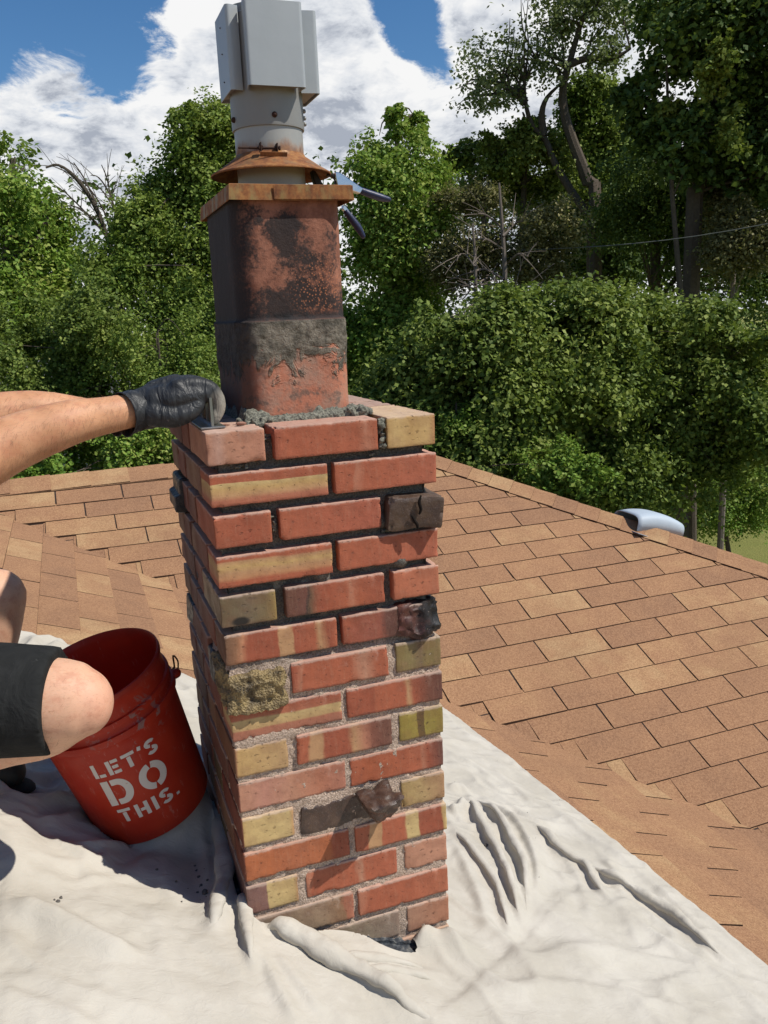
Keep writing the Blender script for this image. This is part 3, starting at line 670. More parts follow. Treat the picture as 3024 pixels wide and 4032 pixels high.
lumps([(.3045, .010, -.028, 34, .0045, .008, .024, .003, .0062), (.29, .085, .006, 26, .02, .02, .006, .005, .011), (.098, .078, .002, 40, .03, .012, .006, .003, .008),
       (.2, .080, -.004, 26, .10, .008, .005, .004, .009), (.055, .012, -.062, 10, .01, .006, .003, .002, .004), (.10, .015, -.14, 18, .002, .005, .03, .002, .004),
       (.105, .012, -.165, 16, .002, .004, .012, .0015, .004), (.29, .012, -.0625, 12, .01, .005, .002, .0015, .003), (.31, .012, -.205, 14, .014, .004, .003, .0015, .0035)], 5)

# flashing around the base
def tar_mat():
    M = Mat('tarred_flashing', .6, .2, .4); p = M.obj(); n = M.noise(p, 60, 5, .7)
    M.base(M.ramp(n, [(.3, (.012, .013, .015)), (.5, (.07, .08, .095)), (.62, (.20, .20, .19)), (.75, (.30, .27, .22))])); M.bump(n, 1, .004); return M.m
M_TAR = tar_mat()
def slope_strip(pts, h0, h1, off, thick, wob=.002):
    bmx = bmesh.new(); n = 60; rows = []
    (x0, y0), (x1, y1) = pts
    nx_, ny_ = (y1 - y0), -(x1 - x0); l = math.hypot(nx_, ny_); nx_, ny_ = nx_ / l, ny_ / l
    for i in range(n + 1):
        t = i / n; x, y = x0 + (x1 - x0) * t, y0 + (y1 - y0) * t; z = zB(x, y); w = wob * mnoise.noise(Vector((x * 40, y * 40, h1 * 30)))
        w2 = wob * 2 * mnoise.noise(Vector((x * 90, y * 90, 3)))
        rows.append([bmx.verts.new(v) for v in ((x + nx_ * (off + w), y + ny_ * (off + w), z + h0), (x + nx_ * (off + w), y + ny_ * (off + w), z + h1 + w2), (x + nx_ * (off - thick), y + ny_ * (off - thick), z + h1 + w2))])
    for a, b in zip(rows[:-1], rows[1:]):
        for k in range(2): bmx.faces.new((a[k], b[k], b[k + 1], a[k + 1]))
    return bmx
bm_obj('flashing', slope_strip([(-.004, 0), (W + .004, 0)], -.03, .018, .008, .012, .004), M_TAR, chim)
bm_obj('flashing', slope_strip([(0, D), (0, -.006)], -.03, .040, .006, .010), M_TAR, chim)
bm_obj('flashing', slope_strip([(W, .02), (W, D)], -.03, .022, .006, .010), M_TAR, chim)
bmx = bmesh.new(); add_box(bmx, -.01, W - .03, -.085, .005, 0, .004)
bmesh.ops.subdivide_edges(bmx, edges=list(bmx.edges), cuts=10, use_grid_fill=True)
for v in bmx.verts: v.co.z += zB(v.co.x, 0) + .008 + .002 * mnoise.noise(v.co * 50)
bm_obj('flashing', bmx, M_TAR, chim)

# ------------------------------------------------------------------ clay flue
def flue_mat():
    M = Mat('clay_flue', .8, 0, .3); p = M.obj(); z = M.sep(p)[2]; x = M.sep(p)[0]; y = M.sep(p)[1]
    n = M.noise(p, 28, 6, .65); fine = M.noise(p, 160, 4, .7); big_ = M.noise(p, 11, 5, .6)
    drip = M.noise(M.mapping(p, (1, 1, .16)), 55, 4, .6)
    c = M.mix(M.rng(n, .35, .65), (.22, .085, .052), (.36, .155, .098))
    wv = M.nt.nodes.new('ShaderNodeVectorMath'); wv.operation = 'SCALE'; M.L(M.noise(p, 24, 5, .65, col=True), wv.inputs[0]); wv.inputs['Scale'].default_value = .11
    w2 = M.nt.nodes.new('ShaderNodeVectorMath'); w2.operation = 'ADD'; M.L(p, w2.inputs[0]); M.L(wv.outputs[0], w2.inputs[1]); w3 = M.nt.nodes.new('ShaderNodeVectorMath'); w3.operation = 'SUBTRACT'; M.L(w2.outputs[0], w3.inputs[0]); w3.inputs[1].default_value = (.055, .055, .055); wp = w3.outputs[0]
    # orange flaking speckle between soot, upper length
    soot = M.math('ADD', M.math('MULTIPLY', M.math('SUBTRACT', big_, .5), 1.3), M.math('MULTIPLY', M.math('SUBTRACT', fine, .5), 1.0))
    s1 = blob(M, wp, (.180, .09, .305), (.046, .2, .058), .8); s2 = blob(M, wp, (.205, .09, .265), (.07, .2, .045), .9); s3 = blob(M, p, (.085, .25, .2), (.055, .26, .5), .5)
    s4 = blob(M, wp, (.18, .09, .205), (.19, .2, .042), .8); s5 = blob(M, wp, (.112, .08, .31), (.040, .09, .10), .8); s6 = blob(M, wp, (.258, .09, .27), (.020, .2, .07), .9)
    s = M.math('MAXIMUM', M.math('MAXIMUM', s1, M.math('MULTIPLY', s2, .8)), M.math('MAXIMUM', M.math('MULTIPLY', s3, 1.0), M.math('MULTIPLY', s4, .95)))
    s = M.math('MAXIMUM', s, M.math('MAXIMUM', M.math('MULTIPLY', s5, .8), M.math('MULTIPLY', s6, .55)))
    f = M.rng(M.math('ADD', M.math('MULTIPLY', s, .85), M.math('MULTIPLY', soot, 1.5)), .08, .72)
    c = M.mix(M.math('MULTIPLY', f, .93), c, (.020, .019, .020))
    fl = M.math('MULTIPLY', blob(M, p, (.235, .09, .225), (.06, .1, .065), .7), M.rng(M.voro(p, 230), .18, .42, 1, 0)); c = M.mix(M.math('MULTIPLY', fl, .85), c, (.50, .19, .09))
    # grey mortar smear band with drips, lower length
    edge = M.math('ADD', M.math('ADD', z, M.math('MULTIPLY', M.math('SUBTRACT', M.noise(p, 20, 4, .7, 1.0), .5), .22)), M.math('MULTIPLY', M.math('SUBTRACT', drip, .5), .05))
    band = M.math('MULTIPLY', M.rng(edge, .078, .104), M.rng(z, .170, .174, 1, 0))
    gm = M.mix(M.rng(M.noise(p, 45, 5, .7), .35, .65), (.095, .085, .065), (.27, .235, .185))
    low = M.mix(M.rng(n, .4, .7), (.52, .20, .12), (.42, .25, .18)); low = M.mix(M.rng(M.noise(p, 40, 5, .7), .52, .66, 0, .75), low, (.14, .11, .09))
    c = M.mix(M.rng(z, .170, .174, 1, 0), c, M.mix(band, low, gm))
    seam = M.math('MULTIPLY', M.rng(z, .168, .174), M.rng(z, .178, .190, 1, 0)); c = M.mix(M.math('MULTIPLY', seam, .9), c, (.02, .02, .022))
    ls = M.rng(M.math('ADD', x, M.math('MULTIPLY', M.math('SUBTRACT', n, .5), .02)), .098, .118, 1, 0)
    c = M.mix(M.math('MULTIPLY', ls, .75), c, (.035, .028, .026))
    M.base(c); b = M.bump(fine, .5, .003); M.bump(M.math('MULTIPLY', band, M.noise(p, 130, 5, .7)), 1, .006, b); return M.m
def build_flue():
    x0, x1, y0, y1, rc = .090, .285, .09, .372, .042
    per = []
    def arc(cx, cy, a0):
        for i in range(18):
            a = a0 + math.pi / 2 * i / 18; per.append((cx + rc * math.cos(a), cy + rc * math.sin(a), math.cos(a), math.sin(a)))
    def seg(ax, ay, bx, by, nx, ny, n):
        for i in range(n): per.append((ax + (bx - ax) * i / n, ay + (by - ay) * i / n, nx, ny))
    arc(x0 + rc, y0 + rc, math.pi); seg(x0 + rc, y0, x1 - rc, y0, 0, -1, 34); arc(x1 - rc, y0 + rc, -math.pi / 2); seg(x1, y0 + rc, x1, y1 - rc, 1, 0, 20)
    arc(x1 - rc, y1 - rc, 0); seg(x1 - rc, y1, x0 + rc, y1, 0, 1, 14); arc(x0 + rc, y1 - rc, math.pi / 2); seg(x0, y1 - rc, x0, y0 + rc, -1, 0, 34)
    per = np.array(per); n = len(per); zs = np.linspace(-.03, .376, 120); V = []
    for z in zs:
        P = np.stack([per[:, 0], per[:, 1], np.full(n, z)], 1)
        dr = vnoise(P, 20, 21, 4) * .035
        o = np.where(z < .172, .0015, 0) + (z < .172) * np.clip((z + dr - .088) * 60, 0, 1) * (.0022 + .0016 * vnoise(P, 130, 22, 3))
        o = o + vnoise(P, 40, 23, 3) * .0006 + (.0018 * math.exp(-((z - .174) / .003) ** 2)) * (vnoise(P, 60, 24, 2) + .4)
        V.append(P + np.stack([per[:, 2] * o, per[:, 3] * o, 0 * o], 1))
    V.append(np.stack([per[:, 0] - per[:, 2] * .018, per[:, 1] - per[:, 3] * .018, np.full(n, .376)], 1)); V.append(np.stack([per[:, 0] - per[:, 2] * .018, per[:, 1] - per[:, 3] * .018, np.full(n, 0)], 1))
    m_ = len(V); V = np.concatenate(V); I = np.arange(m_ * n).reshape(m_, n); a, b = I[:-1], I[1:]
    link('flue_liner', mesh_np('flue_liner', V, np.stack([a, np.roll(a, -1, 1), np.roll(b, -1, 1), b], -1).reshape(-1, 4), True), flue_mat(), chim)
build_flue()

# ------------------------------------------------------------------ metal vent on the flue
def metal(name, c, c2, rough, met=.85, scale=12, rustz=None, rust=0.0):
    M = Mat(name, rough, met, .5); p = M.obj(); n = M.noise(M.mapping(p, (1, 1, .4)), scale, 5, .6)
    col = M.mix(n, c, c2)
    r = None
    rn = M.noise(M.mapping(p, (1, 1, .35)), 38, 6, .7)
    if rustz: r = M.math('MULTIPLY', M.rng(M.sep(p)[2], .436, .452, .85, 0) if False else M.rng(M.sep(p)[2], .434, .450, .12, .85), M.rng(M.math('ADD', M.sep(p)[2], M.math('MULTIPLY', M.math('SUBTRACT', rn, .5), .05)), rustz[0], rustz[1], 1, 0))
    elif rust: r = M.rng(rn, .62 - rust * .5, .70 - rust * .3, 0, 1)
    if r is not None:
        rc = M.ramp(M.noise(p, 60, 5, .7), [(.3, (.11, .035, .014)), (.5, (.28, .105, .032)), (.7, (.42, .20, .06))])
        col = M.mix(r, col, rc); M.set(M.b.inputs['Metallic'], M.math('MULTIPLY', M.math('SUBTRACT', 1.0, r), met)); M.set(M.b.inputs['Roughness'], M.math('ADD', M.math('MULTIPLY', r, .4), rough))
    M.base(col); M.bump(M.noise(p, 25, 3), .12, .004); return M.m
M_GALV = metal('painted_vent_metal', (.40, .43, .44), (.50, .53, .54), .45, .25, 9)
M_PIPE = metal('vent_pipe_metal', (.36, .355, .33), (.46, .45, .42), .45, .3, 14, (.462, .486))
M_PIPE2 = metal('vent_pipe_upper', (.25, .25, .24), (.33, .325, .31), .5, .3, 14)
M_RUST = metal('rusted_sheet', (.30, .20, .10), (.24, .11, .045), .5, .4, 30, None, .6)
M_RUST2 = metal('rusted_flange', (.33, .245, .075), (.27, .135, .045), .5, .3, 22, None, .55)
M_DK = simple('dark_rusted_bolt', (.05, .022, .014), .8)
vent = thing('chimney_vent', 'galvanized vent cap with four upright wind plates on a rusty storm collar and flat cap', 'vent', (.198, .24, .376))
def lathe(prof, seg=72, c=(.198, .24), closed=False):
    bmx = bmesh.new(); rings = []
    for r, z in prof: rings.append([bmx.verts.new((c[0] + r * math.cos(2 * math.pi * k / seg), c[1] + r * math.sin(2 * math.pi * k / seg), z)) for k in range(seg)])
    for a, b in zip(rings[:-1], rings[1:]):
        for k in range(seg): bmx.faces.new((a[k], a[(k + 1) % seg], b[(k + 1) % seg], b[k]))
    return bmx
def vpart(name, bmx, mat, smooth=True, par=None):
    o = bm_obj(name, bmx, mat, par or vent, smooth); o.matrix_parent_inverse = Matrix.Translation(vent.location).inverted() if par is None else Matrix.Identity(4); return o
# flat cap on the flue with a turned-down flange
bmx = bmesh.new(); X0, X1, Y0, Y1 = .0865, .2985, .0815, .380
def ring(bmx, off, z, dx=0): return [bmx.verts.new((x, y, z + (random.uniform(-.0008, .0008)))) for x, y in ((X0 - off, Y0 - off), ((X0 + X1) / 2, Y0 - off), (X1 + off, Y0 - off), (X1 + off, Y1 + off), (X0 - off, Y1 + off), (X0 - off, (Y0 + Y1) / 2))]
rs = [ring(bmx, .0022, .3675), ring(bmx, 0, .3920), ring(bmx, -.0015, .3932), ring(bmx, -.02, .3937)]
for a, b in zip(rs[:-1], rs[1:]):
    for k in range(6): bmx.faces.new((a[k], a[(k + 1) % 6], b[(k + 1) % 6], b[k]))
bmx.faces.new(rs[-1]); r2 = [bmx.verts.new(v.co + Vector((-.0015 if v.co.x > .19 else .0015, -.0015 if v.co.y > .24 else .0015, 0))) for v in rs[0]]
r3 = ring(bmx, -.002, .3905)
for a, b in ((rs[0], r2), (r2, r3)):
    for k in range(6): bmx.faces.new((b[k], b[(k + 1) % 6], a[(k + 1) % 6], a[k]))
bmx.faces.new(r3[::-1])
vpart('flat_cap', bmx, M_RUST2, False)
bmx = bmesh.new(); add_box(bmx, .160, .2985, .0776, .0790, .3690, .3912); vpart('flange_patch', bmx, M_RUST2, False)
vpart('inner_pipe', lathe([(.0615, .385), (.0615, .512)]), M_PIPE)
vpart('casing_pipe', lathe([(.0620, .505), (.0645, .5052), (.0650, .509), (.0650, .60), (.0650, .70)]), M_PIPE2)
vpart('storm_collar', lathe([(.1085, .4285), (.1095, .4295), (.1090, .4315), (.092, .4415), (.0645, .4600), (.0625, .4640), (.0615, .4640), (.0625, .4585), (.1075, .4300), (.1085, .4285)]), M_RUST)
bmx = bmesh.new()
add_tube(bmx, [(.146, .174, .4655), (.196, .1685, .4650)], [.0022, .0022], 8, 1); add_tube(bmx, [(.128, .176, .4655), (.152, .1735, .4655)], [.0016, .0016], 8, 1)
for x in (.161, .166, .193, .197): add_tube(bmx, [(x, .1690, .4655), (x + .0025, .1688, .4655)], [.0040, .0040], 6, 1, cap='flat')
add_box(bmx, .164, .1655, .165, .178, .459, .474); add_box(bmx, .193, .1945, .164, .178, .459, .473)
vpart('clamp_bolt', bmx, M_DK)
bmx = bmesh.new(); add_box(bmx, -.024, .024, -.0008, .0008, -.004, .004, Matrix.Translation((.185, .1605, .4535)) @ Matrix.Rotation(.5, 4, 'X')); vpart('drawband_tab', bmx, M_RUST, False)
for a in (-1.62, -2.95, .15): 
    bmx = bmesh.new(); c_ = (.198 + .0655 * math.cos(a), .24 + .0655 * math.sin(a), .521); add_ball(bmx, c_, (.0050, .0050, .0050), 10); vpart('screw', bmx, M_DK)
for z in (.541, .529, .519): bmx = bmesh.new(); add_ball(bmx, (.2645, .232, z), (.004, .004, .004), 8); vpart('rivet', bmx, M_PIPE2)
# wind plates
def wind_plate(M_, dd=.086, fl=.034):
    hw, z0, z1, rr = .0505, .562, .695, .0055
    prof = []
    def arc(cx, cy, a0, a1, n=6):
        for i in range(n + 1):
            a = a0 + (a1 - a0) * i / n; prof.append((cx + rr * math.cos(a), cy + rr * math.sin(a)))
    prof.append((-hw + .004, -dd + fl)); prof.append((-hw, -dd + rr + .002)); arc(-hw + rr, -dd + rr, math.pi, 1.5 * math.pi); prof.append((-hw + rr + .002, -dd)); prof.append((hw - rr - .002, -dd)); arc(hw - rr, -dd + rr, 1.5 * math.pi, 2 * math.pi); prof.append((hw, -dd + rr + .002)); prof.append((hw - .004, -dd + fl))
    bmx = bmesh.new()
    inn = []
    for i, (x, y) in enumerate(prof):
        a = prof[max(0, i - 1)]; b = prof[min(len(prof) - 1, i + 1)]; tx, ty = b[0] - a[0], b[1] - a[1]; l = math.hypot(tx, ty); inn.append((x - ty / l * .0014, y + tx / l * .0014))
    for P_, flip in ((prof, False), (inn, True)):
        lo = [bmx.verts.new((x, y, z0)) for x, y in P_]; hi = [bmx.verts.new((x, y, z1)) for x, y in P_]
        for i in range(len(P_) - 1):
            f = (lo[i], lo[i + 1], hi[i + 1], hi[i]); bmx.faces.new(f[::-1] if flip else f)
        if flip:
            for i in range(len(P_) - 1): bmx.faces.new((lo0[i], lo[i], lo[i + 1], lo0[i + 1])); bmx.faces.new((hi0[i], hi0[i + 1], hi[i + 1], hi[i]))
        lo0, hi0 = lo, hi
    bmesh.ops.transform(bmx, matrix=M_, verts=bmx.verts); return bmx
for k in range(4):
    M_ = Matrix.Translation((.199, .24, 0)) @ Matrix.Rotation(k * math.pi / 2, 4, 'Z')
    o = vpart('wind_plate', wind_plate(M_, *((.074, .022) if k == 3 else (.086, .034))), M_GALV)
    for z in (.566, .690):
        bmx = bmesh.new(); v = [bmx.verts.new(M_ @ Vector(q)) for q in ((-.0485, -.083 + .012 * (k == 3), z), (.0485, -.083 + .012 * (k == 3), z), (.040, -.056, z + .001), (-.040, -.056, z + .001))]; bmx.faces.new(v)
        vpart('plate_bracket', bmx, M_PIPE2, False)
    if k == 3:
        for z in (.585, .63, .672):
            bmx = bmesh.new(); add_ball(bmx, M_ @ Vector((-.0, -.0745, z)), .0013, 6); vpart('rivet', bmx, M_DK)
vpart('top_lid', lathe([(.0001, .692), (.062, .692), (.066, .686)]), M_GALV)

# ------------------------------------------------------------------ locking pliers clamped on the flat cap
PL = lambda u, v, y=.22: on_plane(u, v, (0, 1, 0), y)
pl = thing('locking_pliers', 'silver locking pliers with navy blue grips clamped on the rusty flat cap', 'pliers', tuple(PL(1380, 740)))
M_CHR = metal('chromed_steel', (.62, .65, .70), (.72, .75, .80), .18, 1.0, 20); M_BLU = simple('navy_grip', (.012, .017, .060), .45, 0, .5, 60, (.02, .03, .09), 200, .001); M_JAW = simple('dark_jaw_steel', (.035, .028, .025), .5, .6)
def plate_px(name, px, y0, y1, mat, bev=.0015):
    bmx = bmesh.new(); a = [bmx.verts.new(PL(u, v, y0)) for u, v in px]; b = [bmx.verts.new(PL(u, v, y0) + np.array([0, y1 - y0, 0])) for u, v in px]
    bmx.faces.new(a[::-1]); bmx.faces.new(b)
    for i in range(len(px)): bmx.faces.new((a[i - 1], a[i], b[i], b[i - 1]))
    bmesh.ops.recalc_face_normals(bmx, faces=bmx.faces); bevel_all(bmx, bev, 1); o = bm_obj(name, bmx, mat, pl, False); o.matrix_parent_inverse = Matrix.Translation(pl.location).inverted(); return o
plate_px('plier_body', [(1318, 676), (1338, 678), (1432, 742), (1420, 762), (1390, 752), (1352, 742), (1330, 735), (1322, 700)], .212, .228, M_CHR)
plate_px('upper_jaw', [(1290, 683), (1312, 682), (1334, 694), (1331, 738), (1322, 738), (1322, 704), (1306, 694), (1288, 692)], .214, .226, M_JAW)
plate_px('lower_jaw', [(1226, 672), (1240, 668), (1256, 694), (1272, 724), (1270, 742), (1248, 742), (1236, 712)], .214, .228, M_JAW)
plate_px('lower_arm', [(1352, 806), (1362, 812), (1378, 832), (1368, 842), (1350, 822)], .216, .226, M_CHR, .0008)
for pts, rr in (([(1422, 751), (1460, 765), (1500, 778), (1528, 785)], [.0078, .0088, .0086, .0062]), ([(1366, 838), (1390, 870), (1412, 900), (1428, 928)], [.0070, .0084, .0084, .0060])):
    bmx = bmesh.new(); add_tube(bmx, [PL(u, v, .22) for u, v in pts], rr, 14, 4, flat=.8); o = bm_obj('grip', bmx, M_BLU, pl); o.matrix_parent_inverse = Matrix.Translation(pl.location).inverted()

# ------------------------------------------------------------------ I-beam level under the gloved hand
lv = thing('spirit_level', 'grey metal I-beam level held along the left edge of the chimney top', 'level', (.02, .04, .001))
M_LV = metal('level_aluminium', (.30, .31, .32), (.42, .43, .44), .32, .9, 60)
Lb = Matrix.Translation((.021, 0, 0))
bmx = bmesh.new(); add_box(bmx, -.0205, .0205, .042, .36, .0012, .0042, Lb); bevel_all(bmx, .0006, 1); o = bm_obj('bottom_flange', bmx, M_LV, lv, False); o.matrix_parent_inverse = Matrix.Translation(lv.location).inverted()
bmx = bmesh.new(); add_box(bmx, -.016, .016, .098, .36, .052, .055, Lb); o = bm_obj('top_flange', bmx, M_LV, lv, False); o.matrix_parent_inverse = Matrix.Translation(lv.location).inverted()
bmx = bmesh.new()
for a, b in ((.046, .058), (.092, .100), (.136, .142), (.178, .21), (.25, .36)): add_box(bmx, -.0022, .0022, a, b, .0043, .0519, Lb)
for a, b in ((.0, .01),): add_box(bmx, -.0018, .0018, .062, .25, .0043, .010, Lb)
o = bm_obj('web', bmx, M_LV, lv, False); o.matrix_parent_inverse = Matrix.Translation(lv.location).inverted()

# ------------------------------------------------------------------ bucket
bk = thing('bucket', 'scuffed orange red plastic bucket with white stencil lettering, leaning beside the chimney', 'bucket')
kS = .955
bpos = CAM + (np.array([-.1268, .4385, -.8717]) - CAM) * kS
ax = Vector((-.2681, -.1166, .9563)).normalized(); e1 = Vector((0, 1, 0)).cross(ax).normalized(); e2 = ax.cross(e1)
MB = Matrix((e1, e2, ax)).transposed().to_4x4(); MB.translation = bpos
bk.matrix_world = MB
def bucket_mat():
    M = Mat('red_bucket_plastic', .48, 0, .4); M.k = 1.0; p = M.obj(); n = M.noise(p, 12, 5, .6)
    c = M.mix(M.rng(n, .3, .7), (.48, .032, .014), (.58, .055, .022))
    scr = M.noise(M.mapping(p, (1, 1, .25), (.5, .4, 0)), 90, 4, .75); c = M.mix(M.rng(scr, .60, .70, 0, .5), c, (.62, .28, .22))
    z = M.sep(p)[2]
    dirt = M.math('MULTIPLY', M.rng(M.noise(p, 32, 6, .7, .8), .55, .62), blob(M, p, (.05, -.14, .27), (.12, .10, .07), .8)); c = M.mix(M.math('MULTIPLY', dirt, .85), c, (.30, .25, .22))
    d2 = M.rng(M.noise(p, 70, 5, .75), .66, .72, 0, .6); c = M.mix(d2, c, (.22, .12, .10))
    rim = M.rng(M.math('ADD', z, M.math('MULTIPLY', M.math('SUBTRACT', n, .5), .02)), .34 * kS, .368 * kS, 0, .35); c = M.mix(rim, c, (.16, .05, .05))
    M.base(c); M.bump(M.noise(p, 200, 4), .1, .001); M.set(M.b.inputs['Roughness'], M.rng(scr, .4, .7, .38, .62))
    tl = M.nt.nodes.new('ShaderNodeBsdfTranslucent'); tl.inputs[0].default_value = (.75, .045, .015, 1); ms = M.nt.nodes.new('ShaderNodeMixShader'); ms.inputs[0].default_value = .30; M.L(M.b.outputs[0], ms.inputs[1]); M.L(tl.outputs[0], ms.inputs[2]); M.L(ms.outputs[0], M.nt.nodes['Material Output'].inputs[0]); return M.m
M_BK = bucket_mat()
def rb(h): return .130 + (.1465 - .130) * h / .285
prof = [(.122, .004), (.128, 0), (.130, .004)] + [(rb(h), h) for h in (.03, .08, .13, .18, .22, .25, .264)] + [(.1475, .268), (.1525, .270), (.1530, .277), (.1520, .2845), (.1470, .2855), (.1445, .289), (.1445, .300), (.1500, .302), (.1508, .308), (.1500, .3135), (.1455, .3150), (.1448, .332), (.1460, .350), (.1490, .354), (.1505, .360), (.1495, .367), (.1470, .3685), (.1448, .366), (.1425, .350), (.1415, .310), (.1395, .285), (.136, .2), (.1265, .01), (.0001, .008)]
seg = 128; bmx = bmesh.new(); rings = []
for r, z in prof: rings.append([bmx.verts.new((r * kS * math.cos(2 * math.pi * k / seg), r * kS * math.sin(2 * math.pi * k / seg), z * kS)) for k in range(seg)])
for a, b in zip(rings[:-1], rings[1:]):
    for k in range(seg): bmx.faces.new((a[k], a[(k + 1) % seg], b[(k + 1) % seg], b[k]))
bmx.faces.new(rings[0][::-1])
bm_obj('pail', bmx, M_BK, bk)
bmx = bmesh.new()   # bail ear and wire
ea = R(8); 
def bp(a, r, z): return Vector((r * kS * math.cos(a), r * kS * math.sin(a), z * kS))
for a in (ea, ea + math.pi):
    bmx2 = bmesh.new(); add_tube(bmx2, [bp(a, .146, .262), bp(a, .158, .262)], [.011 * kS] * 2, 12, 1); bm_obj('handle_ear', bmx2, M_BK, bk)
pts = [bp(ea, .160, .262), bp(ea, .168, .272), bp(ea, .166, .300), bp(ea - .06, .160, .302), bp(ea - .14, .158, .270)] + [bp(ea - .3 - (math.pi - .6) * t, .158, .262 - .11 * math.sin(math.pi * t)) for t in (0, .15, .3, .5, .7, .85, 1)] + [bp(ea + math.pi, .160, .262)]
# wire bail hangs round the far side
pts = [bp(ea, .162, .262), bp(ea + .02, .172, .285), bp(ea + .05, .168, .30), bp(ea + .09, .162, .27)] + [bp(ea + .15 + (math.pi - .3) * t, .156, .262 - .10 * math.sin(math.pi * t)) for t in (0, .2, .4, .6, .8, 1)] + [bp(ea + math.pi, .162, .262)]
add_tube(bmx, pts, [.0019] * len(pts), 6, 4); bm_obj('wire_handle', bmx, M_DK, bk)
bmx = bmesh.new(); bmesh.ops.create_circle(bmx, cap_ends=True, segments=40, radius=.131 * kS)   # mortar in the bottom
for v in bmx.verts: v.co.z = .12 * kS
bmesh.ops.subdivide_edges(bmx, edges=list(bmx.edges), cuts=3, use_grid_fill=True); tag(bm_obj('mortar_mix', bmx, M_FR, None), 'wet grey mortar mix lying in the red bucket', 'mortar').matrix_world = MB
# stencil lettering wrapped on the pail
def arcpts(cx, cy, rx, ry, a0, a1, n=14): return [(cx + rx * math.cos(R(a0 + (a1 - a0) * i / n)), cy + ry * math.sin(R(a0 + (a1 - a0) * i / n))) for i in range(n + 1)]
T_ = .22
GL = {  # strokes on a unit-high glyph: (width of glyph, [points..])
 'L': (.62, [[(T_ / 2, 0), (T_ / 2, 1)], [(T_ + .06, T_ / 2), (.62, T_ / 2)]]),
 'E': (.66, [[(T_ / 2, 0), (T_ / 2, 1)], [(T_ + .06, T_ / 2), (.66, T_ / 2)], [(T_ + .06, .5), (.60, .5)], [(T_ + .06, 1 - T_ / 2), (.66, 1 - T_ / 2)]]),
 'T': (.72, [[(.36, 0), (.36, 1 - T_ - .05)], [(0, 1 - T_ / 2), (.72, 1 - T_ / 2)]]),
 "'": (.2, [[(.13, 1), (.06, .74)]]),
 'S': (.66, [arcpts(.33, .735, .24, .165, 20, 262), arcpts(.33, .265, .24, .165, 82, -160)]),
 'D': (.80, [[(T_ / 2, 0), (T_ / 2, 1)], [(T_ + .06, 1 - T_ / 2)] + arcpts(.42, .5, .27, .39, 90, -90, 20) + [(T_ + .06, T_ / 2)]]),
 'O': (.84, [arcpts(.42, .5, .31, .39, 97, 263, 20), arcpts(.42, .5, .31, .39, 83, -83, 20)]),
 'H': (.74, [[(T_ / 2, 0), (T_ / 2, 1)], [(.74 - T_ / 2, 0), (.74 - T_ / 2, 1)], [(T_ + .05, .5), (.74 - T_, .5)]]),
 'I': (.22, [[(T_ / 2, 0), (T_ / 2, 1)]]),
 '.': (.2, [[(.1, 0), (.1, .19)]]),
}
cl = (MB.inverted() @ Vector(CAM)); tang = math.atan2(cl.y, cl.x) - .10
lm = Mat('worn_white_print', .6, 0, .3); pn = lm.noise(lm.obj(), 80, 5, .7); lm.base(lm.mix(lm.rng(pn, .6, .72, 0, .8), (.72, .66, .60), (.5, .2, .14)))
bmx = bmesh.new()
def put_text(txt, vc, hgt, gap=.16, shift=0.0):
    ws = [GL[c][0] for c in txt]; tot = sum(ws) * hgt + gap * hgt * (len(txt) - 1); u = -tot / 2 + shift
    for ch in txt:
        w, strokes = GL[ch]
        for st in strokes:
            S = []
            for i in range(len(st) - 1):
                nn = 8
                for k in range(nn): S.append((st[i][0] + (st[i + 1][0] - st[i][0]) * k / nn, st[i][1] + (st[i + 1][1] - st[i][1]) * k / nn))
            S.append(st[-1]); S = np.array(S); Tn = np.gradient(S, axis=0); Tn /= np.linalg.norm(Tn, axis=1)[:, None]
            Nn = np.stack([-Tn[:, 1], Tn[:, 0]], 1); hw = T_ / 2 if ch not in ".'" else .10
            prev = None
            for s_, n_ in zip(S, Nn):
                cur = []
                for q in (-1, -.5, 0, .5, 1):
                    uu = u + (s_[0] + n_[0] * hw * q) * hgt; vvv = vc + (s_[1] + n_[1] * hw * q - .5) * hgt
                    r = rb(vvv / 1.0) + .0007; a = tang + uu / (r * kS); cur.append(bmx.verts.new((r * kS * math.cos(a), r * kS * math.sin(a), vvv * kS)))
                if prev:
                    for k in range(4): bmx.faces.new((prev[k], prev[k + 1], cur[k + 1], cur[k]))
                prev = cur
        u += (w + gap) * hgt
put_text("LET'S", .2165, .036, .20, .0); put_text("DO", .153, .068, .22, .0); put_text("THIS.", .088, .036, .24, .004)
bmesh.ops.recalc_face_normals(bmx, faces=bmx.faces); bm_obj('lettering', bmx, lm.m, bk, False)

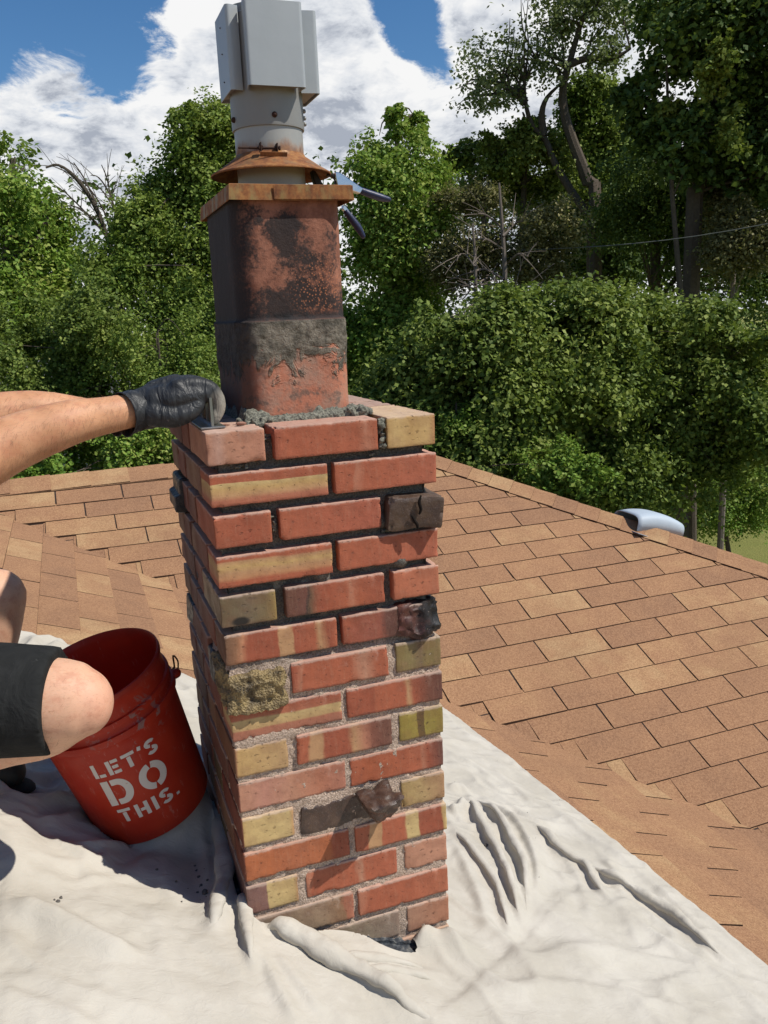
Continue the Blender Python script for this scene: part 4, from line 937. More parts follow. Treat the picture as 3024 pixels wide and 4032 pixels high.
# ------------------------------------------------------------------ drop cloth
def pxB(u, v): p = on_plane(u, v, (PB, 0, 1), ZB + .015); return (p[0], p[1])
c2 = lambda a, b: pxB(1600 + a * .8583, 2700 + b * .8583)
c3 = lambda a, b: pxB(a * 1.0247, 3000 + b * 1.0247)
FOLDS = [
 ([c3(985, 668), c3(1100, 712), c3(1250, 790), c3(1450, 905), c3(1659, 1025)], .034, .013, .020),
 ([c3(1160, 720), c3(1205, 650), c3(1290, 628), c3(1400, 645), c3(1500, 700)], .020, .010, .012),
 ([c2(165, 1050), c2(110, 1150), c2(40, 1220)], .032, .012, .014),
 ([c3(1290, 775), c3(1450, 795), c3(1659, 805)], .014, .008, .012), ([c3(1390, 835), c3(1540, 838), c3(1680, 850)], .012, .007, .012), ([c3(1250, 740), c3(1420, 745), c3(1600, 740)], .012, .01, .012),
 ([c2(285, 510), c2(320, 620), c2(400, 760), c2(460, 900), c2(500, 1020), c2(525, 1130)], .034, .010, .014), ([c2(300, 520), c2(420, 640), c2(505, 780), c2(545, 900), c2(550, 1100)], .030, .009, .012),
 ([c2(330, 520), c2(470, 620), c2(565, 760), c2(598, 900), c2(570, 1080)], .026, .009, .018), ([c2(190, 640), c2(300, 790), c2(410, 930), c2(450, 1060), c2(480, 1160)], .022, .012, .016),
 ([c2(370, 480), c2(480, 560), c2(600, 640), c2(720, 655)], .016, .008, .016), ([c2(520, 620), c2(640, 720), c2(720, 800), c2(820, 860), c2(880, 960), c2(980, 1050)], .026, .010, .020),
 ([c2(830, 830), c2(900, 900), c2(1010, 960), c2(1120, 1020), c2(1220, 1085), c2(1310, 1165), c2(1410, 1245), c2(1570, 1340)], .030, .010, .022),
 ([c2(1090, 1060), c2(1180, 1110), c2(1220, 1180), c2(1120, 1240), c2(950, 1235)], .011, .008, .014), ([c2(1220, 1060), c2(1335, 1180), c2(1355, 1270), c2(1290, 1350), c2(1100, 1430)], .012, .010, .016),
 ([c2(185, 360), c2(260, 380), c2(330, 400)], .010, .006, .010), ([c2(300, 400), c2(430, 490), c2(560, 570)], .012, .008, .018), ([c2(190, 480), c2(250, 470), c2(280, 500)], .022, .008, .01), ([c2(190, 590), c2(240, 590), c2(270, 540)], .028, .012, .012),
 ([c2(700, 860), c2(730, 900), c2(790, 910)], .014, .007, .010), ([c2(770, 950), c2(800, 1010), c2(850, 1070)], .008, .006, .010), ([c2(500, 1480), c2(900, 1480), c2(1300, 1540)], .008, .02, .03),
 ([c3(0, 560), c3(150, 605), c3(300, 675), c3(450, 755), c3(580, 795)], .030, .018, .030), ([c3(0, 640), c3(80, 760), c3(170, 850), c3(230, 980)], .016, .010, .020),
 ([c3(790, 130), c3(835, 260), c3(868, 400), c3(865, 520), c3(835, 640), c3(815, 730)], .042, .012, .026), ([c3(720, 190), c3(780, 320), c3(800, 430), c3(790, 540)], .018, .010, .014), ([c3(930, 560), c3(950, 640), c3(960, 740), c3(985, 900)], .030, .012, .020),
 ([c3(200, 300), c3(260, 360), c3(390, 400), c3(405, 310)], .020, .012, .018), ([c3(700, 690), c3(780, 750), c3(900, 840), c3(960, 900)], .016, .010, .018), ([c3(600, 640), c3(700, 760), c3(770, 850), c3(900, 880)], .012, .010, .018),
 ([c3(40, 270), c3(120, 370), c3(140, 430)], .016, .010, .016), ([c3(320, 380), c3(330, 440), c3(380, 500)], .015, .010, .014), ([c3(170, 480), c3(220, 420), c3(330, 400)], .012, .012, .016), ([c3(0, 700), c3(300, 800), c3(700, 900), c3(1000, 1000)], .014, .025, .035),
 ([c3(0, 150), c3(120, 200), c3(240, 170), c3(300, 100)], .022, .012, .014), ([c3(0, 230), c3(150, 260), c3(280, 230), c3(330, 160)], .020, .010, .014), ([c3(100, 100), c3(200, 130), c3(280, 60)], .018, .010, .012), ([c3(1100, 870), c3(1250, 960), c3(1380, 1060)], .014, .012, .02),
 ([c3(650, 350), c3(640, 480), c3(690, 560)], .012, .012, .02),
 ([c3(0, 820), c3(400, 940), c3(720, 1030)], .016, .016, .026), ([c3(300, 560), c3(520, 640), c3(800, 720)], .012, .014, .022), ([c3(420, 900), c3(800, 950), c3(1050, 1040)], .014, .014, .024),
 ([c3(1040, 760), c3(1150, 900), c3(1260, 1030)], .020, .014, .022), ([c3(965, 650), c3(1010, 800), c3(1090, 960), c3(1160, 1080)], .022, .012, .020), ([c3(1100, 740), c3(1400, 800), c3(1720, 820)], .014, .010, .018),
 ([c2(430, 1300), c2(800, 1240), c2(1200, 1290), c2(1520, 1410)], .013, .014, .024), ([c2(250, 1450), c2(700, 1400), c2(1100, 1480), c2(1420, 1570)], .015, .016, .026),
 ([c2(195, 320), c2(400, 420), c2(640, 560), c2(870, 730), c2(1110, 910), c2(1320, 1090), c2(1560, 1270)], .016, .012, .022), ([c2(560, 1130), c2(640, 1040), c2(770, 950)], .012, .010, .016),
 ([c2(200, 700), c2(280, 860), c2(340, 1000), c2(370, 1140)], .018, .010, .018), ([c2(640, 700), c2(760, 840), c2(820, 1000), c2(840, 1120)], .014, .010, .020), ([c2(900, 950), c2(1010, 1090), c2(1060, 1210)], .012, .010, .018),
 ([c3(-60, 880), c3(200, 980), c3(420, 1090)], .018, .018, .028), ([c3(560, 560), c3(620, 700), c3(640, 860)], .014, .012, .02), ([c3(420, 660), c3(500, 820), c3(520, 960)], .013, .014, .022),
]
def lee(f, h, wa, wb):
    P = catmull([list(p) + [0] for p in f], 5)[:, :2]; d = P[-1] - P[0]; n = np.array([-d[1], d[0]]); w = max(wa, wb)
    left_lee = n @ np.array([-.84, .54]) > 0; s_, b_ = max(.013, w * .75), max(.022, w * 1.6)
    return (P, min(h, .030) * 1.35, s_ if left_lee else b_, b_ if left_lee else s_)
FOLDS = [lee(*f) for f in FOLDS]
def cloth_h(P):
    n = len(P); P3 = np.stack([P[:, 0], P[:, 1], np.zeros(n)], 1)
    wx = vnoise(P3, 3.2, 31, 3) * .07; wy = vnoise(P3, 3.2, 32, 3) * .07
    Q = P3 + np.stack([wx, wy, 0 * wx], 1)
    h = .010 + .010 * (vnoise(Q, 4.0, 33, 2) + .5)
    r1 = 1 - np.abs(vnoise(Q * [1.0, .55, 1], 7.5, 34)); h += .009 * (np.maximum(0, r1 - .60) / .40) ** 1.8; r0 = 1 - np.abs(vnoise(np.stack([Q[:, 0] * .85 + Q[:, 1] * .5, -Q[:, 0] * .2 + Q[:, 1] * .36, 0 * Q[:, 0]], 1), 6.5, 61)); h += .016 * (np.maximum(0, r0 - .58) / .42) ** 2.2
    r2 = 1 - np.abs(vnoise(Q * [.55, 1.1, 1] + wx[:, None], 15, 35)); msk = np.clip(vnoise(P3, 3.5, 36) + .55, 0, 1); h += .0085 * (np.maximum(0, r2 - .66) / .34) ** 1.3 * msk; r4 = 1 - np.abs(vnoise(Q * [1.3, .7, 1] + 2 * wy[:, None], 30, 41)); h += .0034 * (np.maximum(0, r4 - .6) / .4) * np.clip(vnoise(P3, 5, 42) + .4, 0, 1)
    h += .0012 * vnoise(Q, 45, 37, 2)
    left = np.clip((-.08 - P[:, 0]) * 6, 0, 1) * np.clip((P[:, 1] - .05) * 6, 0, 1)
    r3 = 1 - np.abs(vnoise(Q + 4, 13, 38)); h += left * .032 * np.maximum(0, r3 - .6) / .4
    hf = np.zeros(n)
    for pts, hh, wa, wb in FOLDS:
        best = np.full(n, 9.0); side = np.zeros(n); tt = np.zeros(n); m_ = len(pts) - 1
        lo = pts.min(0) - .1; hi = pts.max(0) + .1; sel = np.where((P[:, 0] > lo[0]) & (P[:, 0] < hi[0]) & (P[:, 1] > lo[1]) & (P[:, 1] < hi[1]))[0]
        if len(sel) == 0: continue
        S = P[sel]; b_ = best[sel]; s_ = side[sel]; t_ = tt[sel]
        for i in range(m_):
            a, b = pts[i], pts[i + 1]; ab = b - a; t = np.clip(((S - a) @ ab) / (ab @ ab + 1e-12), 0, 1); dv = S - (a + t[:, None] * ab); d = np.hypot(dv[:, 0], dv[:, 1])
            sg = np.sign(ab[0] * (S[:, 1] - a[1]) - ab[1] * (S[:, 0] - a[0])); u = d < b_; b_[u] = d[u]; s_[u] = sg[u]; t_[u] = (i + t[u]) / m_
        w = np.where(s_ > 0, wa, wb); fade = np.clip(np.minimum(t_, 1 - t_) * 5, .0, 1) ** .6
        hf[sel] = np.maximum(hf[sel], hh * fade * np.exp(-(b_ / w) ** 1.7))
    h = h * (1 - .4 * np.clip(hf / .02, 0, 1)) + hf
    # second layer lying over the first, its edge running from the chimney to the lower right
    a = np.array(c2(110, 1540)); b = np.array(c2(790, 935)); ab = (b - a) / np.linalg.norm(b - a); s = (P[:, 0] - a[0]) * ab[1] - (P[:, 1] - a[1]) * ab[0]; al = (P[:, 0] - a[0]) * ab[0] + (P[:, 1] - a[1]) * ab[1]
    lay = np.clip(s / .011, 0, 1) * np.exp(-(np.maximum(0, s - .25) / .2) ** 2) * np.clip((np.linalg.norm(b - a) + .02 - al) / .1, 0, 1); h += lay * .007
    # gathered up against the brickwork and under the bucket
    dx = np.maximum(np.maximum(-P[:, 0], P[:, 0] - W), 0); dy = np.maximum(np.maximum(-P[:, 1], P[:, 1] - D), 0); dc = np.hypot(dx, dy)
    h += .036 * np.exp(-((P[:, 0] - .40) / .045) ** 2 - ((P[:, 1] + .02) / .035) ** 2)
    h += .020 * np.exp(-(dc / .03) ** 2) * (.6 + .5 * vnoise(P3, 14, 40)) * (P[:, 1] > .02)
    return np.maximum(h, .010)
def bucket_support(P, h):
    """cloth is bunched so that it meets the bucket base"""
    c = MB.translation; A = np.array(ax); zr = ZB - PB * P[:, 0]
    zc = c.z - (A[0] * (P[:, 0] - c.x) + A[1] * (P[:, 1] - c.y)) / A[2]
    d = np.hypot(P[:, 0] - c.x, P[:, 1] - c.y); w = 1 / (1 + np.exp((d - .118) / .010))
    base = zc - zr - .001
    h2 = h * (1 - w) + base * w
    inside = d < .128
    h2 = np.where(inside, np.minimum(h2, base), h2)
    return np.maximum(h2, .004)
def cloth_mat():
    M = Mat('canvas_drop_cloth', .95, 0, .1); p = M.obj(); n = M.noise(p, 6, 6, .65)
    c = M.mix(M.rng(n, .3, .7), (.515, .475, .405), (.605, .565, .495)); st = M.noise(p, 17, 6, .7, .5); c = M.mix(M.rng(st, .60, .78, 0, .35), c, (.52, .47, .40))
    sp = M.noise(p, 240, 3, .7); c = M.mix(M.rng(sp, .74, .78, 0, .6), c, (.3, .28, .25))
    M.base(c); wv = M.nt.nodes.new('ShaderNodeTexWave'); M.L(M.mapping(p, (1, 1, 1), (0, 0, .3)), wv.inputs[0]); wv.inputs['Scale'].default_value = 190; wv.inputs['Distortion'].default_value = 1.5; wv.inputs['Detail'].default_value = 2
    b = M.bump(wv.outputs['Fac'], .16, .0008); b = M.bump(M.noise(p, 500, 3, .7), .3, .0008, b); b = M.bump(M.noise(M.mapping(p, (1, 1.6, 1)), 30, 4, .6, .8), .4, .007, b); return M.m
def build_cloth():
    x0, x1, y0, y1, st = -.95, 1.34, -.75, 1.60, .0054
    xs = np.arange(x0, x1, st); ys = np.arange(y0, y1, st); X, Y = np.meshgrid(xs, ys, indexing='ij'); P = np.stack([X.ravel(), Y.ravel()], 1)
    # outline of the sheet (plan), back edge, right edge
    right = np.interp(P[:, 1], [-1, -.19, 0, .357, .70, 1.10, 1.36, 1.6], [1.30, 1.285, 1.255, 1.215, 1.180, 1.130, 1.085, 1.02]) + .004 * vnoise(np.stack([P[:, 1], 0 * P[:, 1], 0 * P[:, 1]], 1), 9, 50, 2)
    back = np.interp(P[:, 0], [-1.1, -.45, -.1, .037, .09, .5, 1.1], [1.40, 1.395, 1.37, 1.338, 1.30, 1.34, 1.5]) + .008 * vnoise(np.stack([P[:, 0], 0 * P[:, 0], 0 * P[:, 0]], 1), 9, 51, 2)
    # snap outline for a clean hem
    Xc = np.minimum(P[:, 0], right); Yc = np.minimum(P[:, 1], back)
    keep = (P[:, 0] < right + st) & (P[:, 1] < back + st)
    P = np.stack([Xc, Yc], 1)
    h = cloth_h(P); G = h.reshape(len(xs), len(ys))
    for _ in range(2):
        G[1:-1, 1:-1] = (G[1:-1, 1:-1] * 2 + G[:-2, 1:-1] + G[2:, 1:-1] + G[1:-1, :-2] + G[1:-1, 2:]) / 6
    h = bucket_support(P, G.ravel())
    edge = np.minimum(right - Xc, back - Yc); h = h * np.clip(edge / .02, .35, 1) + .010 * np.exp(-((edge - .008) / .006) ** 2)
    z = ZB - PB * P[:, 0] + h
    m1, m2 = .010, .006
    fy = -.008 - .042 * np.exp(-((P[:, 0] - .27) / .065) ** 2) - .022 * np.exp(-((P[:, 0] - .09) / .04) ** 2)
    fy = np.where(P[:, 0] > .315, np.maximum(fy, -.004), fy)
    inside = (P[:, 0] > -m1) & (P[:, 0] < W + m2) & (P[:, 1] > fy) & (P[:, 1] < D + .01)
    # pull vertices just inside the hole back to its rim
    I = np.arange(len(P)).reshape(len(xs), len(ys)); Fq = np.stack([I[:-1, :-1], I[1:, :-1], I[1:, 1:], I[:-1, 1:]], -1).reshape(-1, 4)
    t_ = P[:, 1] - fy; a_ = inside & (t_ < st); P[a_, 1] = fy[a_]
    b_ = inside & ~a_ & (P[:, 0] + m1 < st); P[b_, 0] = -m1; d_ = inside & ~a_ & (W + m2 - P[:, 0] < st); P[d_, 0] = W + m2; e_ = inside & ~a_ & ~b_ & ~d_ & (D + .01 - P[:, 1] < st); P[e_, 1] = D + .01
    inside &= ~(a_ | b_ | d_ | e_); z = ZB - PB * P[:, 0] + h
    good = keep & ~inside; ok = good[Fq].all(1); Fq = Fq[ok]
    V = np.stack([P[:, 0], P[:, 1], z], 1)
    used = np.unique(Fq); remap = -np.ones(len(V), int); remap[used] = np.arange(len(used))
    me = mesh_np('drop_cloth', V[used], remap[Fq], True)
    M_CL = cloth_mat()
    o = link('drop_cloth', me, M_CL)
    for i, rad in {0: .021, 3: .012, 4: .011, 6: .0105, 7: .010, 9: .009, 11: .012, 12: .015, 24: .019, 26: .013}.items():
        pts = FOLDS[i][0]; pts = pts[::2] if len(pts) > 8 else pts; n_ = len(pts); hh_ = cloth_h(pts); t = np.linspace(0, 1, n_)
        rr_ = rad * (.12 + .88 * np.clip(np.minimum(t * 3, (1 - t) * 2.2), 0, 1)) * (1 + .12 * np.array([mnoise.noise(Vector((a * 6, i, 0))) for a in t]))
        P3_ = [(x, y, ZB - PB * x + h_ - r_ * .62 + .003 - .012 * (1 - min(1, 5 * min(tt, 1 - tt)))) for (x, y), h_, r_, tt in zip(pts, hh_, rr_, t)]
        bmx = bmesh.new(); add_tube(bmx, P3_, list(rr_), 24, 6, flat=.74, flatdir=(PB, 0, 1))
        bmx.verts.ensure_lookup_table(); C_ = np.array([v.co for v in bmx.verts]); dn = vnoise(C_, 26, 70 + i, 3) * rad * .26 + (1 - np.abs(vnoise(C_ * [1, 1, 2.5], 40, 80 + i))) * rad * .16
        bmx.normal_update()
        for v, k_ in zip(bmx.verts, dn): v.co += v.normal * float(k_)
        bm_obj('fold', bmx, M_CL, o)
    tag(o, 'wrinkled off white canvas drop cloth spread on the roof around the chimney base', 'drop cloth')
build_cloth()
# crumbs of mortar on the cloth
bmx = bmesh.new(); rg = random.Random(3)
spec = [(c3(790, 530), .010), (c3(775, 500), .005), (c3(760, 520), .004), (c3(840, 455), .007), (c3(845, 340), .005), (c3(605, 433), .005), (c3(680, 485), .004), (c3(765, 460), .005), (c3(240, 555), .005), (c3(228, 572), .005), (c3(215, 565), .003), (c2(368, 752), .009), (c3(800, 490), .004), (c3(750, 410), .004), (c3(755, 430), .004), (c3(700, 555), .003)]
for i in range(16): spec.append((c3(rg.gauss(770, 30), rg.gauss(490, 50)), rg.uniform(.0008, .0018)))
for i in range(20): spec.append((c2(rg.uniform(200, 900), rg.uniform(300, 1000)), rg.uniform(.0010, .0020)))
PP = np.array([s[0] for s in spec]); hh = cloth_h(PP)
for ((x, y), r), h_ in zip(spec, hh): r *= .72; add_ball(bmx, (x, y, zB(x, y) + h_ + r * .3), (r * rg.uniform(.8, 1.2), r, r * .7), 6)
for v in bmx.verts: v.co += Vector([mnoise.noise(v.co * 300 + Vector((k * 9, 0, 0))) for k in range(3)]) * .0015
o = tag(bm_obj('mortar_crumbs', bmx, simple('dark_crumb', (.13, .12, .11), .9), None), 'dark crumbs of mortar scattered on the drop cloth', 'crumbs'); o['kind'] = 'stuff'
bmx = bmesh.new()
for (x, y, r) in ((.045, .070, .004), (.049, .066, .003), (.070, .058, .007), (.078, .066, .003)): add_ball(bmx, (x, y, .0015 + r * .4), (r * 1.3, r * .7, r * .5), 7)
for v in bmx.verts: v.co += Vector((mnoise.noise(v.co * 400), mnoise.noise(v.co * 400 + Vector((5, 0, 0))), 0)) * .0015
o = tag(bm_obj('brick_crumbs', bmx, simple('red_crumb', (.33, .17, .12), .9), None), 'small crumbs lying on the top left brick of the chimney', 'crumbs'); o['kind'] = 'stuff'

# ------------------------------------------------------------------ roof vent beyond the hip
va = Vector((2.80, 2.50, zC(2.80, 2.50) - .052))
rv = thing('roof_vent', 'pale blue grey hooded metal vent behind the hip of the roof', 'vent', va)
M_RV = metal('vent_hood', (.42, .50, .58), (.50, .57, .64), .6, .0)
bmx = bmesh.new()
n1, n2 = 10, 14
def hood(sc, dz=0.0):
    g = []
    for i in range(n1 + 1):
        u = i / n1; row = []
        for j in range(n2 + 1):
            t = j / n2; a = math.pi * t
            w = .115 * sc; x_ = -.16 * sc + .32 * sc * u; hgt = (.105 * sc) * (math.sin(math.pi * min(1, .22 + .60 * u)) ** .6)
            row.append(bmx.verts.new((x_, -w * math.copysign(abs(math.cos(a)) ** .5, math.cos(a)), max(0, hgt * math.sin(a) ** .45) + dz)))
        g.append(row)
    for i in range(n1):
        for j in range(n2): bmx.faces.new((g[i][j], g[i + 1][j], g[i + 1][j + 1], g[i][j + 1]))
    return g
hood(1.0)
M_ = Matrix.Rotation(math.atan(PC) * .6, 4, 'Y')
bmesh.ops.transform(bmx, matrix=Matrix.Translation((0, 0, .045)) @ M_, verts=bmx.verts)
o = bm_obj('hood', bmx, M_RV, rv); md = o.modifiers.new('t', 'SOLIDIFY'); md.thickness = .004
bmx = bmesh.new(); add_box(bmx, -.08, .10, -.075, .075, -.04, .075, M_); bm_obj('throat', bmx, simple('vent_dark', (.03, .03, .035), .7), rv, False)
bmx = bmesh.new(); add_box(bmx, -.2, .2, -.16, .16, .004, .007, Matrix.Rotation(math.atan(PC), 4, 'Y')); bm_obj('base_flange', bmx, M_RV, rv, False)

# ------------------------------------------------------------------ the mason
person = thing('person', 'person in black shorts crouching at the left, gloved hand on a level', 'person', (-.7, .2, -.66))
PI_ = Matrix.Translation(person.location).inverted()
def pp(o): o.matrix_parent_inverse = PI_; return o
def skin_mat():
    M = Mat('skin', .55, 0, .35); M.k = 1.02; p = M.obj(); n = M.noise(p, 14, 4, .6)
    c = M.mix(M.rng(n, .3, .7), (.46, .225, .115), (.60, .315, .175)); c = M.mix(M.math('MULTIPLY', M.rng(M.sep(p)[2], -.25, -.15, 1, 0), .75), c, (.66, .40, .275))
    kn = blob(M, p, (-.215, -.01, -.42), (.05, .08, .06), .9); c = M.mix(M.math('MULTIPLY', kn, .4), c, (.72, .30, .22))
    hair = M.noise(M.mapping(p, (.35, 2.0, 2.0), (0, .75, .2)), 210, 3, .7, 1.2); c = M.mix(M.rng(hair, .55, .68, 0, .35), c, (.26, .13, .07))
    c = M.mix(M.rng(M.noise(p, 40, 5, .7), .46, .70, 0, .42), c, (.42, .155, .09))
    M.base(c); M.b.inputs['Subsurface Weight'].default_value = .12; M.b.inputs['Subsurface Radius'].default_value = (.012, .005, .003); M.b.inputs['Subsurface Scale'].default_value = 1.0
    b = M.bump(hair, .25, .0008); M.bump(M.noise(p, 380, 3), .2, .0006, b); return M.m
M_SK = skin_mat()
bm = bmesh.new(); T = lambda pts, rad, **k: add_tube(bm, pts, rad, 18, 4, **k)
# right arm (nearer): shoulder, elbow, forearm, wrist
RS = (-.70, .06, .12); RE = (-.43, -.02, -.045)
T([RS, (-.60, .03, .06), (-.50, .0, -.01), RE], [.062, .056, .052, .050])
T([RE, (-.36, .005, -.022), (-.29, .030, .006), (-.21, .045, .028), (-.15, .070, .034), (-.060, .100, .040)], [.047, .049, .044, .037, .031, .0265])
# left arm behind
LS = (-.72, .48, .10); LE = (-.42, .33, -.005)
T([LS, (-.58, .42, .07), LE], [.060, .053, .047]); T([LE, (-.34, .335, .018), (-.25, .345, .024), (-.15, .36, .008), (-.07, .372, .004)], [.047, .047, .040, .031, .027])
# right leg: hip, knee, ankle
T([(-.74, .14, -.40), (-.55, .09, -.395), (-.38, .03, -.402), (-.265, -.002, -.412)], [.105, .095, .078, .070])
T([(-.262, -.004, -.414), (-.300, .012, -.455), (-.38, .045, -.487), (-.50, .080, -.530), (-.60, .10, -.60), (-.665, .11, -.655)], [.062, .052, .040, .040, .036, .034])
add_ball(bm, (-.236, -.010, -.415), (.050, .056, .056), 16); add_ball(bm, (-.214, -.016, -.412), (.026, .030, .034), 14)
# left leg
T([(-.76, .41, -.36), (-.60, .42, -.345), (-.46, .435, -.342), (-.386, .440, -.350)], [.100, .090, .070, .062])
T([(-.384, .440, -.355), (-.405, .442, -.43), (-.45, .450, -.54), (-.50, .455, -.64), (-.53, .455, -.72)], [.058, .056, .054, .044, .034])
# torso, neck, head
T([(-.76, .28, -.36), (-.80, .28, -.20), (-.78, .28, -.02), (-.73, .27, .12)], [.15, .14, .15, .13], flat=.8)
T([(-.70, .06, .12), (-.73, .27, .14), (-.72, .48, .12)], [.07, .10, .07]); T([(-.73, .27, .15), (-.69, .27, .25)], [.058, .055])
add_ball(bm, (-.655, .265, .345), (.095, .075, .115), 20); add_ball(bm, (-.565, .265, .335), (.018, .012, .020), 10); add_ball(bm, (-.60, .265, .285), (.045, .05, .04), 12)
for s in (-1, 1): add_ball(bm, (-.665, .265 + s * .076, .345), (.020, .010, .030), 10); add_ball(bm, (-.578, .265 + s * .030, .357), (.012, .014, .009), 8)
pp(organic('body', bm, M_SK, person, .0065, 5))
def hair_strands():
    me = bpy.data.objects['body'].data; n = len(me.vertices); co = np.zeros(n * 3, np.float32); no = np.zeros(n * 3, np.float32); me.vertices.foreach_get('co', co); me.vertices.foreach_get('normal', no); co = co.reshape(-1, 3); no = no.reshape(-1, 3)
    rg = np.random.default_rng(5)
    arm = (co[:, 2] > -.09) & (co[:, 2] < .1) & (co[:, 0] > -.44) & (co[:, 0] < -.10); leg = (co[:, 2] < -.28) & (co[:, 2] > -.72) & (co[:, 0] > -.52) & (co[:, 0] < -.25)
    V, F_ = [], []
    for sel, cnt, flow, ln in ((arm, 5500, (-.35, .0, -.9), .013), (leg, 1600, (-.4, .1, -.9), .009)):
        idx = rg.choice(np.where(sel)[0], cnt)
        p = co[idx] + rg.normal(size=(cnt, 3)) * .002; nn = no[idx]; d = np.array(flow) + rg.normal(size=(cnt, 3)) * .28; d -= (d * nn).sum(1)[:, None] * nn * .88; d /= np.linalg.norm(d, axis=1)[:, None]
        l = ln * rg.uniform(.5, 1.2, cnt)[:, None]; a = p; b = p + d * l * .55 + nn * .0026; c = p + d * l + nn * .0024; w = np.cross(d, nn) * .00011
        k0 = sum(len(v) for v in V); V.append(np.stack([a - w, a + w, b + w * .8, b - w * .8, c], 1).reshape(-1, 3)); i = k0 + 5 * np.arange(cnt)[:, None]
        F_.append(np.concatenate([i + [[0, 1, 2]], i + [[0, 2, 3]], i + [[3, 2, 4]]]))
    o = link('body_hair', mesh_np('body_hair', np.concatenate(V), np.concatenate(F_)), simple('dark_body_hair', (.20, .10, .055), .6), person); o['kind'] = 'stuff'; pp(o)
hair_strands()
# gloves
def glove_mat():
    M = Mat('black_nitrile_glove', .5, 0, .35); p = M.obj()
    w = M.noise(M.mapping(p, (1.0, .5, .45), (0, -.6, 0)), 42, 3, .55, 1.3); w2 = M.noise(M.mapping(p, (2.2, .6, .6), (0, -.5, 0)), 26, 2, .5, .6)
    mort = blob(M, p, (.050, .12, .016), (.040, .14, .052), .5); md = M.math('MULTIPLY', M.math('POWER', mort, .5), M.rng(M.noise(p, 90, 5, .7), .25, .45))
    c = M.mix(md, M.mix(M.rng(M.noise(p, 120, 4, .7), .66, .72), (.030, .032, .035), (.17, .17, .165)), (.36, .33, .275)); M.base(c)
    M.set(M.b.inputs['Roughness'], M.math('ADD', M.math('MULTIPLY', md, .4), .5))
    b = M.bump(M.math('ABSOLUTE', M.math('SUBTRACT', w, .5)), .55, .010); b = M.bump(w2, .45, .012, b); M.bump(M.noise(p, 300, 3), .2, .001, b); return M.m
M_GL = glove_mat()
def hand(off, name='glove'):
    bm = bmesh.new(); o_ = np.array(off)
    A = lambda pts, rad, **k: add_tube(bm, [np.array(p) + o_ for p in pts], rad, 14, 4, **k)
    A([(-.100, .132, .037), (-.088, .136, .039), (-.065, .143, .045), (-.040, .148, .052)], [.030, .0305, .031, .032], flat=1.0)
    A([(-.050, .125, .048), (-.015, .125, .054)], [.029, .026]); A([(-.050, .165, .050), (-.015, .168, .060)], [.028, .026])
    A([(-.050, .150, .060), (-.018, .150, .071)], [.025, .021]); A([(-.030, .108, .052), (.004, .106, .057), (.024, .106, .057)], [.022, .0185, .015])
    for y, l, r in ((.110, .92, .0118), (.134, 1.0, .0125), (.158, 1.0, .0122), (.182, .9, .0108)):
        A([(-.020, y, .071), (.014, y, .073), (.036 * l + .004, y - .002, .062), (.047 * l + .002, y - .004, .036), (.040 * l, y - .004, .016)], [.0155, .0140, .0130, r, r * .86])
    A([(-.062, .112, .030), (-.030, .098, .024), (-.004, .094, .030), (.010, .098, .040)], [.022, .018, .0135, .0115])
    return pp(organic(name, bm, M_GL, person, .0032, 4))
hand((-.008, -.040, 0)); hand((.01, .235, -.030))
for off, sgn in (((.024, -.034, 0), 1), ((.02, .235, -.030), 1)):   # loose cuff with a rolled lip
    bm = bmesh.new(); segs = 40; P0 = np.array([-.142, .112, .0335]) + off; P1 = np.array([-.098, .136, .038]) + off; t = (P1 - P0) / np.linalg.norm(P1 - P0); u = np.cross(t, [0, 0, 1]); u /= np.linalg.norm(u); w = np.cross(u, t); rings = []
    for i in range(14):
        s = i / 13; c = P0 + (P1 - P0) * s; row = []
        for k in range(segs):
            a = 2 * math.pi * k / segs; r = .0335 - .0008 * s + (.0018 if s < .12 else 0) + .0016 * mnoise.noise(Vector((a * 1.3 + off[1] * 9, s * 4, 1))) + .0022 * max(0, math.sin(a * 3 + s * 6)) * (1 - s); r -= .0018 * math.exp(-((s - .62) / .08) ** 2)
            row.append(bm.verts.new(c + r * (math.cos(a) * u * .95 + math.sin(a) * w)))
        rings.append(row)
    for a_, b_ in zip(rings[:-1], rings[1:]):
        for k in range(segs): bm.faces.new((a_[k], a_[(k + 1) % segs], b_[(k + 1) % segs], b_[k]))
    o = pp(bm_obj('glove_cuff', bm, M_GL, person)); md = o.modifiers.new('t', 'SOLIDIFY'); md.thickness = .0012
# shorts
def fabric(name, c, c2, ws=18, bd=.012):
    M = Mat(name, .85, 0, .15); p = M.obj(); n = M.noise(p, ws, 4, .55, 1.0); f = M.noise(p, 900, 2)
    cc = M.mix(M.rng(n, .3, .7), c, c2); cc = M.mix(M.rng(M.noise(p, 60, 5, .7), .64, .74, 0, .5), cc, (.10, .10, .095)); M.base(cc)
    b = M.bump(f, .15, .0006); b = M.bump(n, .55, bd, b); M.bump(M.noise(M.mapping(p, (.4, 1, 1)), 30, 3, .5, .9), .35, .006, b); return M.m
M_SHORT = fabric('black_shorts', (.016, .017, .017), (.026, .027, .027))
bm = bmesh.new()
A = lambda pts, rad, **k: add_tube(bm, pts, rad, 28, 6, **k)
A([(-.76, .15, -.39), (-.62, .11, -.388), (-.48, .066, -.393), (-.275, .004, -.410)], [.125, .114, .100, .0865], cap='flat'); A([(-.77, .43, -.36), (-.64, .42, -.34), (-.52, .430, -.345), (-.405, .438, -.348)], [.118, .108, .092, .079], cap='flat')
A([(-.77, .16, -.36), (-.79, .28, -.34), (-.77, .42, -.34)], [.13, .15, .13]); A([(-.78, .28, -.36), (-.80, .28, -.20)], [.17, .155])
sh = organic('shorts', bm, M_SHORT, person, .007, 2); pp(sh)
